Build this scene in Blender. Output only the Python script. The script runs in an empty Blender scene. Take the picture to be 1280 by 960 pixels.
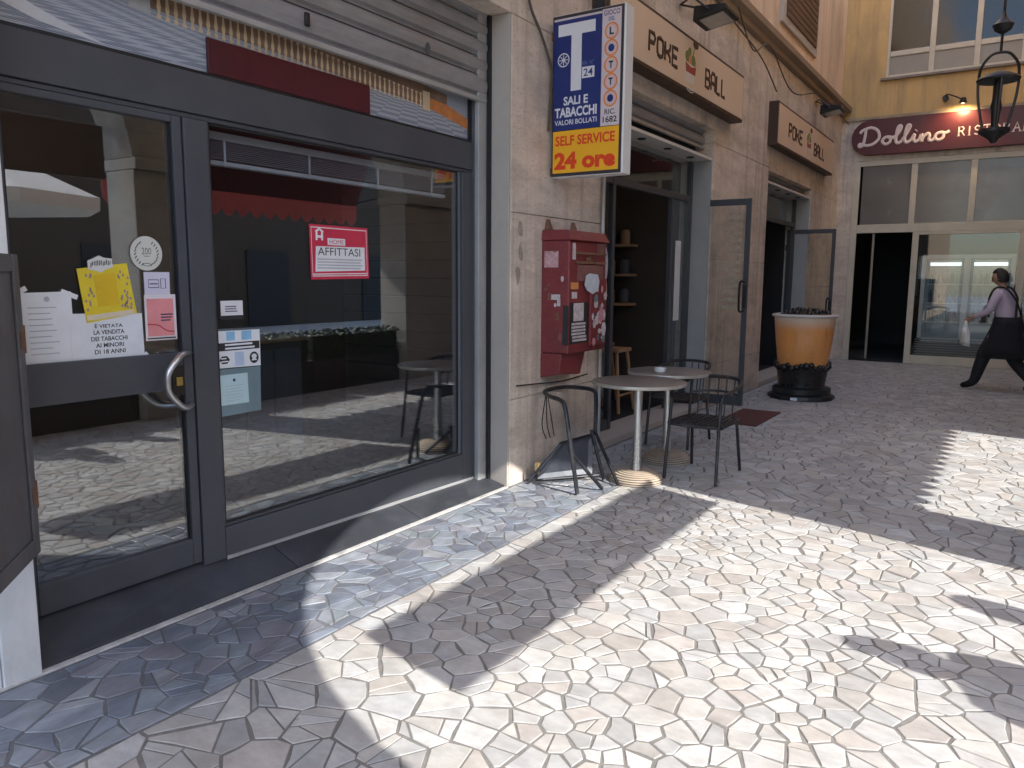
import bpy, bmesh, math, random
import numpy as np
from mathutils import Vector, Matrix
R_ = random.Random(7)
scene = bpy.context.scene
COL = scene.collection

# ---------------------------------------------------------------- camera
cam_d = bpy.data.cameras.new('camera'); cam = bpy.data.objects.new('camera', cam_d); COL.objects.link(cam)
cam_d.sensor_width = 36; cam_d.lens = 27.0; cam_d.clip_start = .05; cam_d.clip_end = 500
rows = np.array([[0.54830915, -0.11052531, 0.82893982], [-0.83624537, -0.08090846, 0.54235367], [0.00712443, -0.99057457, -0.13678913]])
m = Matrix.Identity(4)
for i in range(3):
    m[i][0] = rows[i][0]; m[i][1] = -rows[i][1]; m[i][2] = -rows[i][2]
m[2][3] = 1.52
cam.matrix_world = m
scene.camera = cam

# ---------------------------------------------------------------- light
EL = math.radians(40); SH = Vector((.2246, .9745, 0)).normalized()
sd = Vector((SH.x*math.cos(EL), SH.y*math.cos(EL), -math.sin(EL)))
sl = bpy.data.lights.new('sun', 'SUN'); sl.energy = 2.0; sl.angle = math.radians(.5); sl.color = (1, .97, .92)
sun = bpy.data.objects.new('sun', sl); COL.objects.link(sun); sun.location = (-5, -20, 20)
sun.rotation_euler = sd.to_track_quat('-Z', 'Y').to_euler()
w = bpy.data.worlds.new('World'); scene.world = w; w.use_nodes = True
nt = w.node_tree; bg = nt.nodes['Background']; sky = nt.nodes.new('ShaderNodeTexSky'); sky.sky_type = 'NISHITA'
sky.sun_disc = False; sky.sun_elevation = EL; sky.sun_rotation = math.atan2(-SH.x, -SH.y) % (2*math.pi)
nt.links.new(sky.outputs[0], bg.inputs[0]); bg.inputs[1].default_value = .15
scene.view_settings.view_transform = 'Standard'; scene.view_settings.look = 'None'
scene.view_settings.exposure = 2.05; scene.view_settings.gamma = 1
scene.render.engine = 'CYCLES'
scene.cycles.use_denoising = True
scene.cycles.max_bounces = 10; scene.cycles.diffuse_bounces = 6; scene.cycles.transparent_max_bounces = 16
scene.cycles.caustics_reflective = False; scene.cycles.caustics_refractive = False
scene.cycles.sample_clamp_indirect = 6

# ---------------------------------------------------------------- materials
MATS = {}
def N(nt, t, **k):
    n = nt.nodes.new(t)
    for a, b in k.items(): setattr(n, a, b)
    return n
def mat(name, col, rough=.6, metal=0, var=.12, scale=6, bump=.08, bscale=60, dirt=None, dscale=1.5, damt=.5, spec=.5, emit=None, attr=None, stretch=(1, 1, 1), fine=None, trans=0, streak=0, stain=0):
    if name in MATS: return MATS[name]
    M = bpy.data.materials.new(name); M.use_nodes = True; nt = M.node_tree; L = nt.links
    b = nt.nodes['Principled BSDF']
    geo = N(nt, 'ShaderNodeNewGeometry'); mp = N(nt, 'ShaderNodeMapping'); mp.inputs['Scale'].default_value = stretch
    L.new(geo.outputs['Position'], mp.inputs[0])
    n1 = N(nt, 'ShaderNodeTexNoise'); n1.inputs['Scale'].default_value = scale; n1.inputs['Detail'].default_value = 6; n1.inputs['Roughness'].default_value = .65
    L.new(mp.outputs[0], n1.inputs['Vector'])
    rp = N(nt, 'ShaderNodeMapRange'); rp.inputs[1].default_value = .3; rp.inputs[2].default_value = .7
    rp.inputs[3].default_value = 1-var; rp.inputs[4].default_value = 1+var
    L.new(n1.outputs[0], rp.inputs[0])
    mul = N(nt, 'ShaderNodeMix', data_type='RGBA', blend_type='MULTIPLY'); mul.inputs[0].default_value = 1
    if attr:
        at = N(nt, 'ShaderNodeAttribute'); at.attribute_name = attr; L.new(at.outputs[0], mul.inputs[6])
    else: mul.inputs[6].default_value = (*col, 1)
    L.new(rp.outputs[0], mul.inputs[7])
    out = mul.outputs[2]
    if fine:   # fine specks: (scale, amount, colour)
        n3 = N(nt, 'ShaderNodeTexNoise'); n3.inputs['Scale'].default_value = fine[0]; n3.inputs['Detail'].default_value = 3
        L.new(mp.outputs[0], n3.inputs['Vector'])
        r3 = N(nt, 'ShaderNodeMapRange'); r3.inputs[1].default_value = .56; r3.inputs[2].default_value = .68; r3.inputs[4].default_value = fine[1]
        L.new(n3.outputs[0], r3.inputs[0])
        m3 = N(nt, 'ShaderNodeMix', data_type='RGBA'); L.new(r3.outputs[0], m3.inputs[0]); L.new(out, m3.inputs[6]); m3.inputs[7].default_value = (*fine[2], 1); out = m3.outputs[2]
    if stain:
        n6 = N(nt, 'ShaderNodeTexNoise'); n6.inputs['Scale'].default_value = 1.7; n6.inputs['Detail'].default_value = 9; n6.inputs['Roughness'].default_value = .72; L.new(geo.outputs['Position'], n6.inputs['Vector'])
        r6 = N(nt, 'ShaderNodeMapRange'); r6.inputs[1].default_value = .5; r6.inputs[2].default_value = .74; r6.inputs[4].default_value = stain; L.new(n6.outputs[0], r6.inputs[0])
        n7 = N(nt, 'ShaderNodeTexVoronoi'); n7.inputs['Scale'].default_value = 5.0; n7.inputs['Randomness'].default_value = 1; L.new(geo.outputs['Position'], n7.inputs['Vector'])
        r7 = N(nt, 'ShaderNodeMapRange'); r7.inputs[1].default_value = .03; r7.inputs[2].default_value = .055; r7.inputs[3].default_value = .55; r7.inputs[4].default_value = 0; L.new(n7.outputs[0], r7.inputs[0])
        a6 = N(nt, 'ShaderNodeMath', operation='MAXIMUM'); L.new(r6.outputs[0], a6.inputs[0]); L.new(r7.outputs[0], a6.inputs[1])
        x6 = N(nt, 'ShaderNodeMix', data_type='RGBA'); L.new(a6.outputs[0], x6.inputs[0]); L.new(out, x6.inputs[6]); x6.inputs[7].default_value = (.22, .20, .175, 1); out = x6.outputs[2]
    if streak:
        m5 = N(nt, 'ShaderNodeMapping'); m5.inputs['Scale'].default_value = (7, 7, .35); L.new(geo.outputs['Position'], m5.inputs[0])
        n5 = N(nt, 'ShaderNodeTexNoise'); n5.inputs['Scale'].default_value = 1.0; n5.inputs['Detail'].default_value = 7; n5.inputs['Roughness'].default_value = .6; L.new(m5.outputs[0], n5.inputs['Vector'])
        r5 = N(nt, 'ShaderNodeMapRange'); r5.inputs[1].default_value = .5; r5.inputs[2].default_value = .78; r5.inputs[4].default_value = streak; L.new(n5.outputs[0], r5.inputs[0])
        x5 = N(nt, 'ShaderNodeMix', data_type='RGBA'); L.new(r5.outputs[0], x5.inputs[0]); L.new(out, x5.inputs[6]); x5.inputs[7].default_value = (.20, .16, .125, 1); out = x5.outputs[2]
    if dirt:
        n2 = N(nt, 'ShaderNodeTexNoise'); n2.inputs['Scale'].default_value = dscale; n2.inputs['Detail'].default_value = 8; n2.inputs['Roughness'].default_value = .7
        L.new(mp.outputs[0], n2.inputs['Vector'])
        r2 = N(nt, 'ShaderNodeMapRange'); r2.inputs[1].default_value = .48; r2.inputs[2].default_value = .72; r2.inputs[4].default_value = damt
        L.new(n2.outputs[0], r2.inputs[0])
        m2 = N(nt, 'ShaderNodeMix', data_type='RGBA'); L.new(r2.outputs[0], m2.inputs[0]); L.new(out, m2.inputs[6]); m2.inputs[7].default_value = (*dirt, 1); out = m2.outputs[2]
    L.new(out, b.inputs['Base Color'])
    rr = N(nt, 'ShaderNodeMapRange'); rr.inputs[1].default_value = .3; rr.inputs[2].default_value = .7
    rr.inputs[3].default_value = max(.02, rough-.08); rr.inputs[4].default_value = min(1, rough+.1); L.new(n1.outputs[0], rr.inputs[0]); L.new(rr.outputs[0], b.inputs['Roughness'])
    b.inputs['Metallic'].default_value = metal; b.inputs['Specular IOR Level'].default_value = spec
    if bump:
        n4 = N(nt, 'ShaderNodeTexNoise'); n4.inputs['Scale'].default_value = bscale; n4.inputs['Detail'].default_value = 5; L.new(mp.outputs[0], n4.inputs['Vector'])
        bp = N(nt, 'ShaderNodeBump'); bp.inputs['Strength'].default_value = bump; bp.inputs['Distance'].default_value = .01
        L.new(n4.outputs[0], bp.inputs['Height']); L.new(bp.outputs[0], b.inputs['Normal'])
    if emit: b.inputs['Emission Color'].default_value = (*emit[0], 1); b.inputs['Emission Strength'].default_value = emit[1]
    if trans:
        tl = N(nt, 'ShaderNodeBsdfTranslucent'); L.new(out, tl.inputs[0]); mx = N(nt, 'ShaderNodeMixShader'); mx.inputs[0].default_value = trans
        L.new(b.outputs[0], mx.inputs[1]); L.new(tl.outputs[0], mx.inputs[2]); L.new(mx.outputs[0], nt.nodes['Material Output'].inputs[0])
    MATS[name] = M; return M
def glass(name, ior=1.6, tint=(.8, .83, .84), rough=.0, dust=0):
    M = bpy.data.materials.new(name); M.use_nodes = True; nt = M.node_tree; L = nt.links; nt.nodes.remove(nt.nodes['Principled BSDF'])
    fr = N(nt, 'ShaderNodeFresnel'); g_ = N(nt, 'ShaderNodeNewGeometry'); io = N(nt, 'ShaderNodeMix'); io.inputs[2].default_value = ior; io.inputs[3].default_value = 1/ior
    L.new(g_.outputs['Backfacing'], io.inputs[0]); L.new(io.outputs[0], fr.inputs[0])
    t = N(nt, 'ShaderNodeBsdfTransparent'); t.inputs[0].default_value = (*tint, 1)
    g = N(nt, 'ShaderNodeBsdfGlossy'); g.inputs['Roughness'].default_value = rough; g.inputs[0].default_value = (1, 1, 1, 1)
    mx = N(nt, 'ShaderNodeMixShader'); L.new(fr.outputs[0], mx.inputs[0]); L.new(t.outputs[0], mx.inputs[1]); L.new(g.outputs[0], mx.inputs[2])
    if dust:
        ge = N(nt, 'ShaderNodeNewGeometry'); no = N(nt, 'ShaderNodeTexNoise'); no.inputs['Scale'].default_value = 2.2; no.inputs['Detail'].default_value = 8; L.new(ge.outputs['Position'], no.inputs['Vector'])
        mr = N(nt, 'ShaderNodeMapRange'); mr.inputs[1].default_value = .42; mr.inputs[2].default_value = .75; mr.inputs[3].default_value = dust*.25; mr.inputs[4].default_value = dust; L.new(no.outputs[0], mr.inputs[0])
        df = N(nt, 'ShaderNodeBsdfDiffuse'); df.inputs[0].default_value = (.5, .5, .5, 1); m2 = N(nt, 'ShaderNodeMixShader'); L.new(mr.outputs[0], m2.inputs[0]); L.new(mx.outputs[0], m2.inputs[1]); L.new(df.outputs[0], m2.inputs[2]); mx = m2
    L.new(mx.outputs[0], nt.nodes['Material Output'].inputs[0]); return M

FRAME = mat('dark_aluminium', (.060, .064, .075), .45, .0, .10, 3, .02, 90, dirt=(.10, .10, .10), dscale=4, damt=.25)
ALU = mat('pale_aluminium', (.42, .42, .42), .42, .3, .12, 5, .03, 40, dirt=(.25, .24, .22), damt=.4)
STEEL = mat('galvanised_shutter', (.27, .265, .27), .6, .05, .16, 5, .04, 50, dirt=(.22, .18, .15), dscale=2.2, damt=.55, stretch=(1, 1, 2.5))
STONE = mat('travertine', (.68, .59, .50), .8, 0, .15, 4, .5, 24, dirt=(.27, .225, .185), dscale=1.9, damt=.62, fine=(38, .42, (.30, .25, .2)), stretch=(.6, .6, 1.6), streak=.68, stain=.3)
SMOOTHSTONE = mat('tan_stone', (.46, .41, .36), .6, 0, .08, 6, .06, 60, dirt=(.30, .26, .22), damt=.35)
MARBLE = mat('white_marble', (.66, .65, .63), .55, 0, .12, 5, .15, 40, dirt=(.36, .34, .32), dscale=3, damt=.5, stretch=(1, 1, .5))
PLASTER = mat('tan_plaster', (.72, .55, .38), .9, 0, .12, 1.5, .25, 30, dirt=(.32, .24, .165), dscale=1.1, damt=.6, stretch=(1, 1, .45), streak=.6)
YELLOW = mat('yellow_plaster', (.60, .41, .18), .9, 0, .16, 1.3, .25, 24, dirt=(.30, .22, .13), dscale=1.0, damt=.75, stretch=(1, 1, .4), streak=.6)
CREAM = mat('cream_frame', (.58, .53, .42), .5, 0, .08, 4, .03, 60, dirt=(.35, .3, .22), damt=.3)
GLASS = glass('shop_glass', 2.3, (.86, .90, .93), .004, .007)
CLEAR = glass('clear_glass', 1.45, (.93, .95, .95))
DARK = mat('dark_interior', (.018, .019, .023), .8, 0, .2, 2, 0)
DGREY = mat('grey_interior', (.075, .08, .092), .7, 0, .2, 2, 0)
BLACK = mat('black_metal', (.018, .018, .02), .4, .2, .2, 12, .05, 80)
BLACKP = mat('black_print', (.02, .02, .022), .6, 0, .05, 12, 0)
WHITE = mat('white_paint', (.74, .74, .74), .5, 0, .06, 5, .02, 50, dirt=(.5, .48, .45), dscale=5, damt=.3)
PAPER = mat('paper', (.72, .76, .80), .55, 0, .05, 10, .1, 16, dirt=(.6, .64, .68), dscale=9, damt=.4)
RUST = mat('rusty_iron', (.22, .11, .07), .85, .2, .4, 18, .4, 70, dirt=(.06, .04, .035), dscale=14, damt=.7)
WOOD = mat('pale_wood', (.36, .22, .12), .6, 0, .2, 5, .05, 30, stretch=(1, 1, .2))

# ---------------------------------------------------------------- object helpers
ORG = {}
def V(*a): return Vector(a)
def link(o): COL.objects.link(o); return o
def tag(o, label=None, cat=None, group=None, kind=None):
    if label: o['label'] = label
    if cat: o['category'] = cat
    if group: o['group'] = group
    if kind: o['kind'] = kind
    return o
def thing(name, label, cat, loc, group=None):
    o = bpy.data.objects.new(name, None); link(o); o.location = loc; o.empty_display_size = .1
    ORG[o] = Vector(loc); return tag(o, label, cat, group)
class MB:
    def __init__(s): s.v = []; s.f = []; s.fc = []
    def add(s, vs, fs, col=None):
        k = len(s.v); s.v += [tuple(p) for p in vs]; s.f += [tuple(i+k for i in f) for f in fs]
        s.fc += [col]*len(fs); return s
    def box(s, a, b):
        x0, y0, z0 = a; x1, y1, z1 = b
        if x0 > x1: x0, x1 = x1, x0
        if y0 > y1: y0, y1 = y1, y0
        if z0 > z1: z0, z1 = z1, z0
        return s.add([(x0,y0,z0),(x1,y0,z0),(x1,y1,z0),(x0,y1,z0),(x0,y0,z1),(x1,y0,z1),(x1,y1,z1),(x0,y1,z1)],
            [(0,3,2,1),(4,5,6,7),(0,1,5,4),(1,2,6,5),(2,3,7,6),(3,0,4,7)])
    def hexa(s, p):   # 8 points: bottom ring ccw, top ring ccw
        return s.add(p, [(0,3,2,1),(4,5,6,7),(0,1,5,4),(1,2,6,5),(2,3,7,6),(3,0,4,7)])
    def prism(s, bottom, top):
        n = len(bottom)
        return s.add(list(bottom)+list(top), [tuple(range(n))[::-1], tuple(range(n, 2*n))]+[(i, (i+1) % n, n+(i+1) % n, n+i) for i in range(n)])
    def tube(s, pts, r, n=8, closed=False, squash=None):
        P = [Vector(p) for p in pts]; m = len(P)
        rs = r if isinstance(r, (list, tuple)) else [r]*m
        vs = []; prev = None
        for i in range(m):
            a = P[(i-1) % m] if (closed or i > 0) else P[i]; b = P[(i+1) % m] if (closed or i < m-1) else P[i]
            t = (b-a); t = t.normalized() if t.length > 1e-9 else Vector((0, 0, 1))
            if prev is None:
                up = Vector((0, 0, 1)) if abs(t.z) < .9 else Vector((1, 0, 0)); x = t.cross(up).normalized()
            else:
                x = prev-t*prev.dot(t); x = x.normalized() if x.length > 1e-6 else t.orthogonal().normalized()
            prev = x; y = t.cross(x)
            for k in range(n):
                an = 2*math.pi*k/n; d = (x*math.cos(an)+y*math.sin(an))*rs[i]
                if squash: d = d-squash[0]*d.dot(squash[0])*(1-squash[1])
                vs.append(P[i]+d)
        fs = []
        for i in range(m if closed else m-1):
            j = (i+1) % m
            for k in range(n): fs.append((i*n+k, i*n+(k+1) % n, j*n+(k+1) % n, j*n+k))
        if not closed: fs += [tuple(range(n))[::-1], tuple(range((m-1)*n, m*n))]
        return s.add(vs, fs)
    def lathe(s, c, prof, n=32, a0=0, wob=None):   # prof: (r, z)
        vs = []
        for r, z in prof:
            for k in range(n):
                an = a0+2*math.pi*k/n; q = r*(wob(an, z) if wob else 1)
                vs.append((c[0]+q*math.cos(an), c[1]+q*math.sin(an), c[2]+z))
        fs = []
        for i in range(len(prof)-1):
            for k in range(n): fs.append((i*n+k, i*n+(k+1) % n, (i+1)*n+(k+1) % n, (i+1)*n+k))
        fs += [tuple(range(n))[::-1], tuple(range((len(prof)-1)*n, len(prof)*n))]
        return s.add(vs, fs)
    def blob(s, c, r, n=8, m=6, wob=0):
        vs = []; fs = []
        rx, ry, rz = r if isinstance(r, (tuple, list)) else (r, r, r)
        for i in range(m+1):
            th = math.pi*i/m
            for k in range(n):
                an = 2*math.pi*k/n; q = 1+R_.uniform(-wob, wob)
                vs.append((c[0]+rx*q*math.sin(th)*math.cos(an), c[1]+ry*q*math.sin(th)*math.sin(an), c[2]+rz*q*math.cos(th)))
        for i in range(m):
            for k in range(n): fs.append((i*n+k, (i+1)*n+k, (i+1)*n+(k+1) % n, i*n+(k+1) % n))
        return s.add(vs, fs)
    def build(s, name, mt, parent=None, smooth=False, bevel=0, loc=None, label=None, kind=None, attr=False):
        org = ORG[parent] if parent is not None else Vector(loc if loc is not None else (0, 0, 0))
        me = bpy.data.meshes.new(name)
        me.from_pydata([(a-org.x, b-org.y, c-org.z) for a, b, c in s.v], [], s.f)
        for x in (mt if isinstance(mt, list) else [mt]): me.materials.append(x)
        bm = bmesh.new(); bm.from_mesh(me); bmesh.ops.remove_doubles(bm, verts=bm.verts, dist=1e-6) if smooth else None
        if not attr: bmesh.ops.recalc_face_normals(bm, faces=bm.faces)
        bm.to_mesh(me); bm.free()
        if attr:
            ca = me.color_attributes.new('Col', 'FLOAT_COLOR', 'CORNER'); buf = []
            for p, c in zip(me.polygons, s.fc): buf += [*(c or (1, 1, 1)), 1]*p.loop_total
            ca.data.foreach_set('color', buf)
        if smooth:
            me.polygons.foreach_set('use_smooth', [True]*len(me.polygons))
            try: me.set_sharp_from_angle(angle=math.radians(40))
            except Exception: pass
        o = bpy.data.objects.new(name, me); link(o); ORG[o] = org
        if parent is not None: o.parent = parent
        else: o.location = org
        if bevel:
            bv = o.modifiers.new('bevel', 'BEVEL'); bv.width = bevel; bv.segments = 2; bv.limit_method = 'ANGLE'; bv.angle_limit = math.radians(50)
        if label: o['label'] = label
        if kind: o['kind'] = kind
        return o
def box(a, b): return MB().box(a, b)
def structure(o): o['kind'] = 'structure'; return o
class Fr:    # a local flat frame: a to the right, b up, c outwards
    def __init__(s, O, r, u): s.O = Vector(O); s.r = Vector(r).normalized(); s.u = Vector(u).normalized(); s.n = s.r.cross(s.u)
    def P(s, a, b, c=0): return s.O+s.r*a+s.u*b+s.n*c
    def sub(s, a, b, rot=0):
        r = s.r*math.cos(rot)+s.u*math.sin(rot); u = -s.r*math.sin(rot)+s.u*math.cos(rot)
        return Fr(s.P(a, b), r, u)
def FY(y): return Fr((0, y, 0), (1, 0, 0), (0, 0, 1))      # faces -Y, a = x
def FX(x): return Fr((x, 0, 0), (0, -1, 0), (0, 0, 1))     # faces -X, a = -y
def plate(fr, poly, c0, c1, mb=None):
    mb = mb or MB(); return mb.prism([fr.P(a, b, c0) for a, b in poly], [fr.P(a, b, c1) for a, b in poly])
def rect(a0, b0, a1, b1): return [(a0, b0), (a1, b0), (a1, b1), (a0, b1)]
def ell(a, b, ra, rb=None, n=24, t0=0): return [(a+ra*math.cos(2*math.pi*k/n+t0), b+(rb or ra)*math.sin(2*math.pi*k/n+t0)) for k in range(n)]
def smoothp(pts, k=6, closed=False):
    P = [Vector(p) for p in pts]; n = len(P); out = []
    rng = range(n if closed else n-1)
    for i in rng:
        g = (lambda j: P[j % n]) if closed else (lambda j: P[min(max(j, 0), n-1)])
        p0, p1, p2, p3 = g(i-1), g(i), g(i+1), g(i+2)
        for t in range(k):
            u = t/k; out.append(.5*((2*p1)+(p2-p0)*u+(2*p0-5*p1+4*p2-p3)*u*u+(3*p1-p0-3*p2+p3)*u**3))
    if not closed: out.append(P[-1])
    return out
def stroke(mb, fr, pts, wd, c=.002, curve=0, closed=False):
    p = [Vector((a, b, 0)) for a, b in pts]
    if curve: p = smoothp(p, curve, closed)
    return mb.tube([fr.P(q.x, q.y, c) for q in p], wd/2, 8, closed, squash=(fr.n, .25))
def text(parent, name, s, fr, a, b, wd, ht, mt, c=.002, ext=.0015, fat=0, skew=0):
    cu = bpy.data.curves.new('t', 'FONT'); cu.body = s; cu.align_x = 'CENTER'; cu.offset = fat; cu.resolution_u = 3
    ob = bpy.data.objects.new('t', cu); me = bpy.data.meshes.new_from_object(ob)
    vs = [v.co.copy() for v in me.vertices]; fs = [tuple(p.vertices) for p in me.polygons]
    bpy.data.objects.remove(ob); bpy.data.meshes.remove(me); bpy.data.curves.remove(cu)
    if not vs: return
    x0, x1 = min(v.x for v in vs), max(v.x for v in vs); y0, y1 = min(v.y for v in vs), max(v.y for v in vs)
    sx = wd/(x1-x0); sy = ht/(y1-y0); mb = MB()
    mb.add([fr.P(a+(v.x-(x0+x1)/2)*sx+skew*(v.y-y0)*sy, b+(v.y-(y0+y1)/2)*sy, c) for v in vs], fs)
    return mb.build(name, mt, parent)
def dup(root, loc, label=None, rotz=None, group=None):
    def cp(o, par):
        c = o.copy(); link(c)
        if par is not None: c.parent = par
        for ch in list(o.children): cp(ch, c)
        return c
    r = cp(root, None); r.location = loc
    if rotz is not None: r.rotation_euler = (0, 0, rotz)
    if label: r['label'] = label
    if group: r['group'] = group
    return r

# ---------------------------------------------------------------- pavement of broken stone slabs
GROUT = mat('grout', (.17, .16, .147), .95, 0, .2, 20, .3, 90, dirt=(.085, .08, .07), dscale=3, damt=.6)
PAVE = mat('broken_marble', (1, 1, 1), .58, 0, .20, 14, .14, 45, attr='Col', dirt=(.33, .30, .26), dscale=5.5, damt=.48, stretch=(1, .55, 1), fine=(34, .35, (.36, .32, .28)), spec=.3, stain=.42)
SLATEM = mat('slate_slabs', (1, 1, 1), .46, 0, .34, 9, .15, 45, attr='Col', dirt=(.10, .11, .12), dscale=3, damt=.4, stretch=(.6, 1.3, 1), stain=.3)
def cells(seeds, regions, gap):
    S = np.array(seeds); out = []
    gs = .6; grid = {}
    for i, (x, y) in enumerate(S): grid.setdefault((int(x//gs), int(y//gs)), []).append(i)
    for i, (x, y) in enumerate(S):
        near = []
        gx, gy = int(x//gs), int(y//gs)
        for a in (-1, 0, 1):
            for b in (-1, 0, 1): near += grid.get((gx+a, gy+b), [])
        near = sorted((j for j in near if j != i), key=lambda j: (S[j][0]-x)**2+(S[j][1]-y)**2)[:22]
        poly = [(x-.5, y-.5), (x+.5, y-.5), (x+.5, y+.5), (x-.5, y+.5)]
        hp = []
        for j in near:
            dx, dy = S[j][0]-x, S[j][1]-y; d = math.hypot(dx, dy)
            if d < 1e-6: continue
            nx, ny = dx/d, dy/d; hp.append((nx, ny, nx*x+ny*y+d/2-gap*R_.uniform(.6, 1.5)/2))
        hp += [(nx, ny, c-gap*.4) for nx, ny, c in regions(x, y)]
        for nx, ny, c in hp:
            new = []
            for k in range(len(poly)):
                p, q = poly[k], poly[(k+1) % len(poly)]
                sp = nx*p[0]+ny*p[1]-c; sq = nx*q[0]+ny*q[1]-c
                if sp <= 0: new.append(p)
                if sp*sq < 0:
                    t = sp/(sp-sq); new.append((p[0]+(q[0]-p[0])*t, p[1]+(q[1]-p[1])*t))
            poly = new
            if len(poly) < 3: break
        if len(poly) >= 3:
            # drop tiny edges, roughen the outline
            pl = []
            for k in range(len(poly)):
                p, q = poly[k], poly[(k+1) % len(poly)]; d = math.hypot(q[0]-p[0], q[1]-p[1])
                if d < .012: continue
                pl.append((p[0]+R_.uniform(-.0045, .0045), p[1]+R_.uniform(-.0045, .0045)))
                if d > .10:
                    for t in ((.5,) if d < .25 else (.33, .67)):
                        e = R_.uniform(-.007, .003); pl.append((p[0]+(q[0]-p[0])*t+(q[1]-p[1])/d*-e*-1, p[1]+(q[1]-p[1])*t-(q[0]-p[0])/d*e))
            if len(pl) >= 3: out.append(pl)
    return out
def clip(poly, nx, ny, c):
    new = []
    for k in range(len(poly)):
        p, q = poly[k], poly[(k+1) % len(poly)]
        sp = nx*p[0]+ny*p[1]-c; sq = nx*q[0]+ny*q[1]-c
        if sp <= 0: new.append(p)
        if sp*sq < 0:
            t = sp/(sp-sq); new.append((p[0]+(q[0]-p[0])*t, p[1]+(q[1]-p[1])*t))
    return new
def shatter(polys, big, gap):
    out = []; todo = [(p, 0) for p in polys]
    while todo:
        p, dep = todo.pop(); a_ = area(p)
        if dep < 3 and a_ > .006 and R_.random() < min(.9, (a_/big)**1.2*.6):
            cx = sum(q[0] for q in p)/len(p); cy = sum(q[1] for q in p)/len(p); e = math.sqrt(a_)*.22
            an = R_.uniform(0, math.pi); nx, ny = math.cos(an), math.sin(an); c = nx*cx+ny*cy+R_.uniform(-e, e)
            u, v = clip(p, nx, ny, c-gap/2), clip(p, -nx, -ny, -c-gap/2)
            if len(u) > 2 and len(v) > 2 and min(area(u), area(v)) > .0016: todo += [(u, dep+1), (v, dep+1)]; continue
        out.append(p)
    return out
def darts(x0, x1, y0, y1, rad, tries):
    pts = []; gs = .35; grid = {}
    for _ in range(tries):
        x, y = R_.uniform(x0, x1), R_.uniform(y0, y1); r = rad(x, y)*R_.choice((.5, .7, .9, 1.1, 1.3, 1.6))
        gx, gy = int(x//gs), int(y//gs); ok = True
        for a in (-1, 0, 1):
            for b in (-1, 0, 1):
                for (px, py, pr) in grid.get((gx+a, gy+b), ()):
                    if (px-x)**2+(py-y)**2 < (min(r, pr)*.5+max(r, pr)*.5)**2: ok = False; break
                if not ok: break
            if not ok: break
        if ok: grid.setdefault((gx, gy), []).append((x, y, r)); pts.append((x, y))
    return pts
def area(p): return abs(sum(p[i][0]*p[(i+1) % len(p)][1]-p[(i+1) % len(p)][0]*p[i][1] for i in range(len(p))))/2
def stone_geo(mb, p, col):
    n = len(p); cx = sum(q[0] for q in p)/n; cy = sum(q[1] for q in p)/n
    if area(p) < 0: pass
    s = sum(p[i][0]*p[(i+1) % n][1]-p[(i+1) % n][0]*p[i][1] for i in range(n))
    if s < 0: p = p[::-1]
    z = R_.uniform(-.0015, 0); tx, ty = R_.uniform(-.0035, .0035), R_.uniform(-.0035, .0035)
    top = []
    for (x, y) in p:
        d = math.hypot(x-cx, y-cy) or 1; k = max(0, 1-.0035/d)
        top.append((cx+(x-cx)*k, cy+(y-cy)*k, z+(x-cx)*tx+(y-cy)*ty))
    bot = [(x, y, -.02) for x, y in p]; mid = [(x, y, t[2]-.0025) for (x, y), t in zip(p, top)]
    vs = bot+mid+top
    fs = [(i, (i+1) % n, n+(i+1) % n, n+i) for i in range(n)]+[(n+i, n+(i+1) % n, 2*n+(i+1) % n, 2*n+i) for i in range(n)]+[tuple(range(2*n, 3*n))]
    mb.add(vs, fs, col)
inv = np.linalg.inv(np.array(rows))
def shown(p):     # about how many picture pixels a stone covers
    n = len(p); cx = sum(q[0] for q in p)/n; cy = sum(q[1] for q in p)/n
    c = inv @ np.array([cx, cy, -1.52])
    if c[2] < .3: return 0
    u, v = c[0]/c[2]*960, c[1]/c[2]*960
    if abs(u) > 670 or abs(v) > 500: return 0
    return area(p)*960**2*1.52/c[2]**3
def pave(root, polys, palette, mt, name, tone=1, sat=1):
    polys = sorted(polys, key=shown, reverse=True); rest = MB()
    for i, p in enumerate(polys):
        c = R_.choice(palette); k = R_.uniform(.86, 1.08)*tone; g_ = sum(c)/3; col = tuple((g_+(x-g_)*sat)*k for x in c)
        if i < 298 and shown(p) > 30:
            mb = MB(); stone_geo(mb, p, col); mb.build(name, mt, root, attr=True)
        else: stone_geo(rest, p, col)
    rest.build(name+'_field', mt, root, attr=True, kind='stuff')

gnd = structure(box((-60, -60, -.6), (60, 12, -.03)).build('ground', mat('piazza_ground', (.50, .47, .43), .85, 0, .15, .8, .2, 20, dirt=(.38, .36, .32), dscale=.5), loc=(0, 0, -.03)))
Lp = [(-12, -1.95), (15.95, -1.95), (15.95, 3.3), (5.2, 3.3), (5.2, 2.356), (-12, 2.356)]
pav = structure(MB().prism([(a, b, -.029) for a, b in Lp], [(a, b, -.0042) for a, b in Lp]).build('pavement', GROUT, loc=(0, 0, -.004)))
def rad(x, y):
    r = .150
    if ((x-2.95)/.95)**2+((y-1.05)/.75)**2 < 1: r = .100
    if ((x-4.3)/.9)**2+((y-1.75)/.6)**2 < 1: r = .108
    if x < 1.9: r = .215
    if x > 7: r = .16
    return r*(1+.25*math.sin(x*2.1+y)*math.sin(y*2.7-x*.6))
BEIGE = [(.58, .555, .51), (.62, .60, .57), (.55, .52, .47), (.63, .615, .585), (.51, .48, .44), (.51, .495, .48), (.57, .515, .45), (.48, .47, .455), (.60, .58, .54), (.53, .475, .43), (.56, .55, .53), (.61, .585, .535), (.52, .525, .515), (.60, .59, .575), (.57, .56, .54)]
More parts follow.
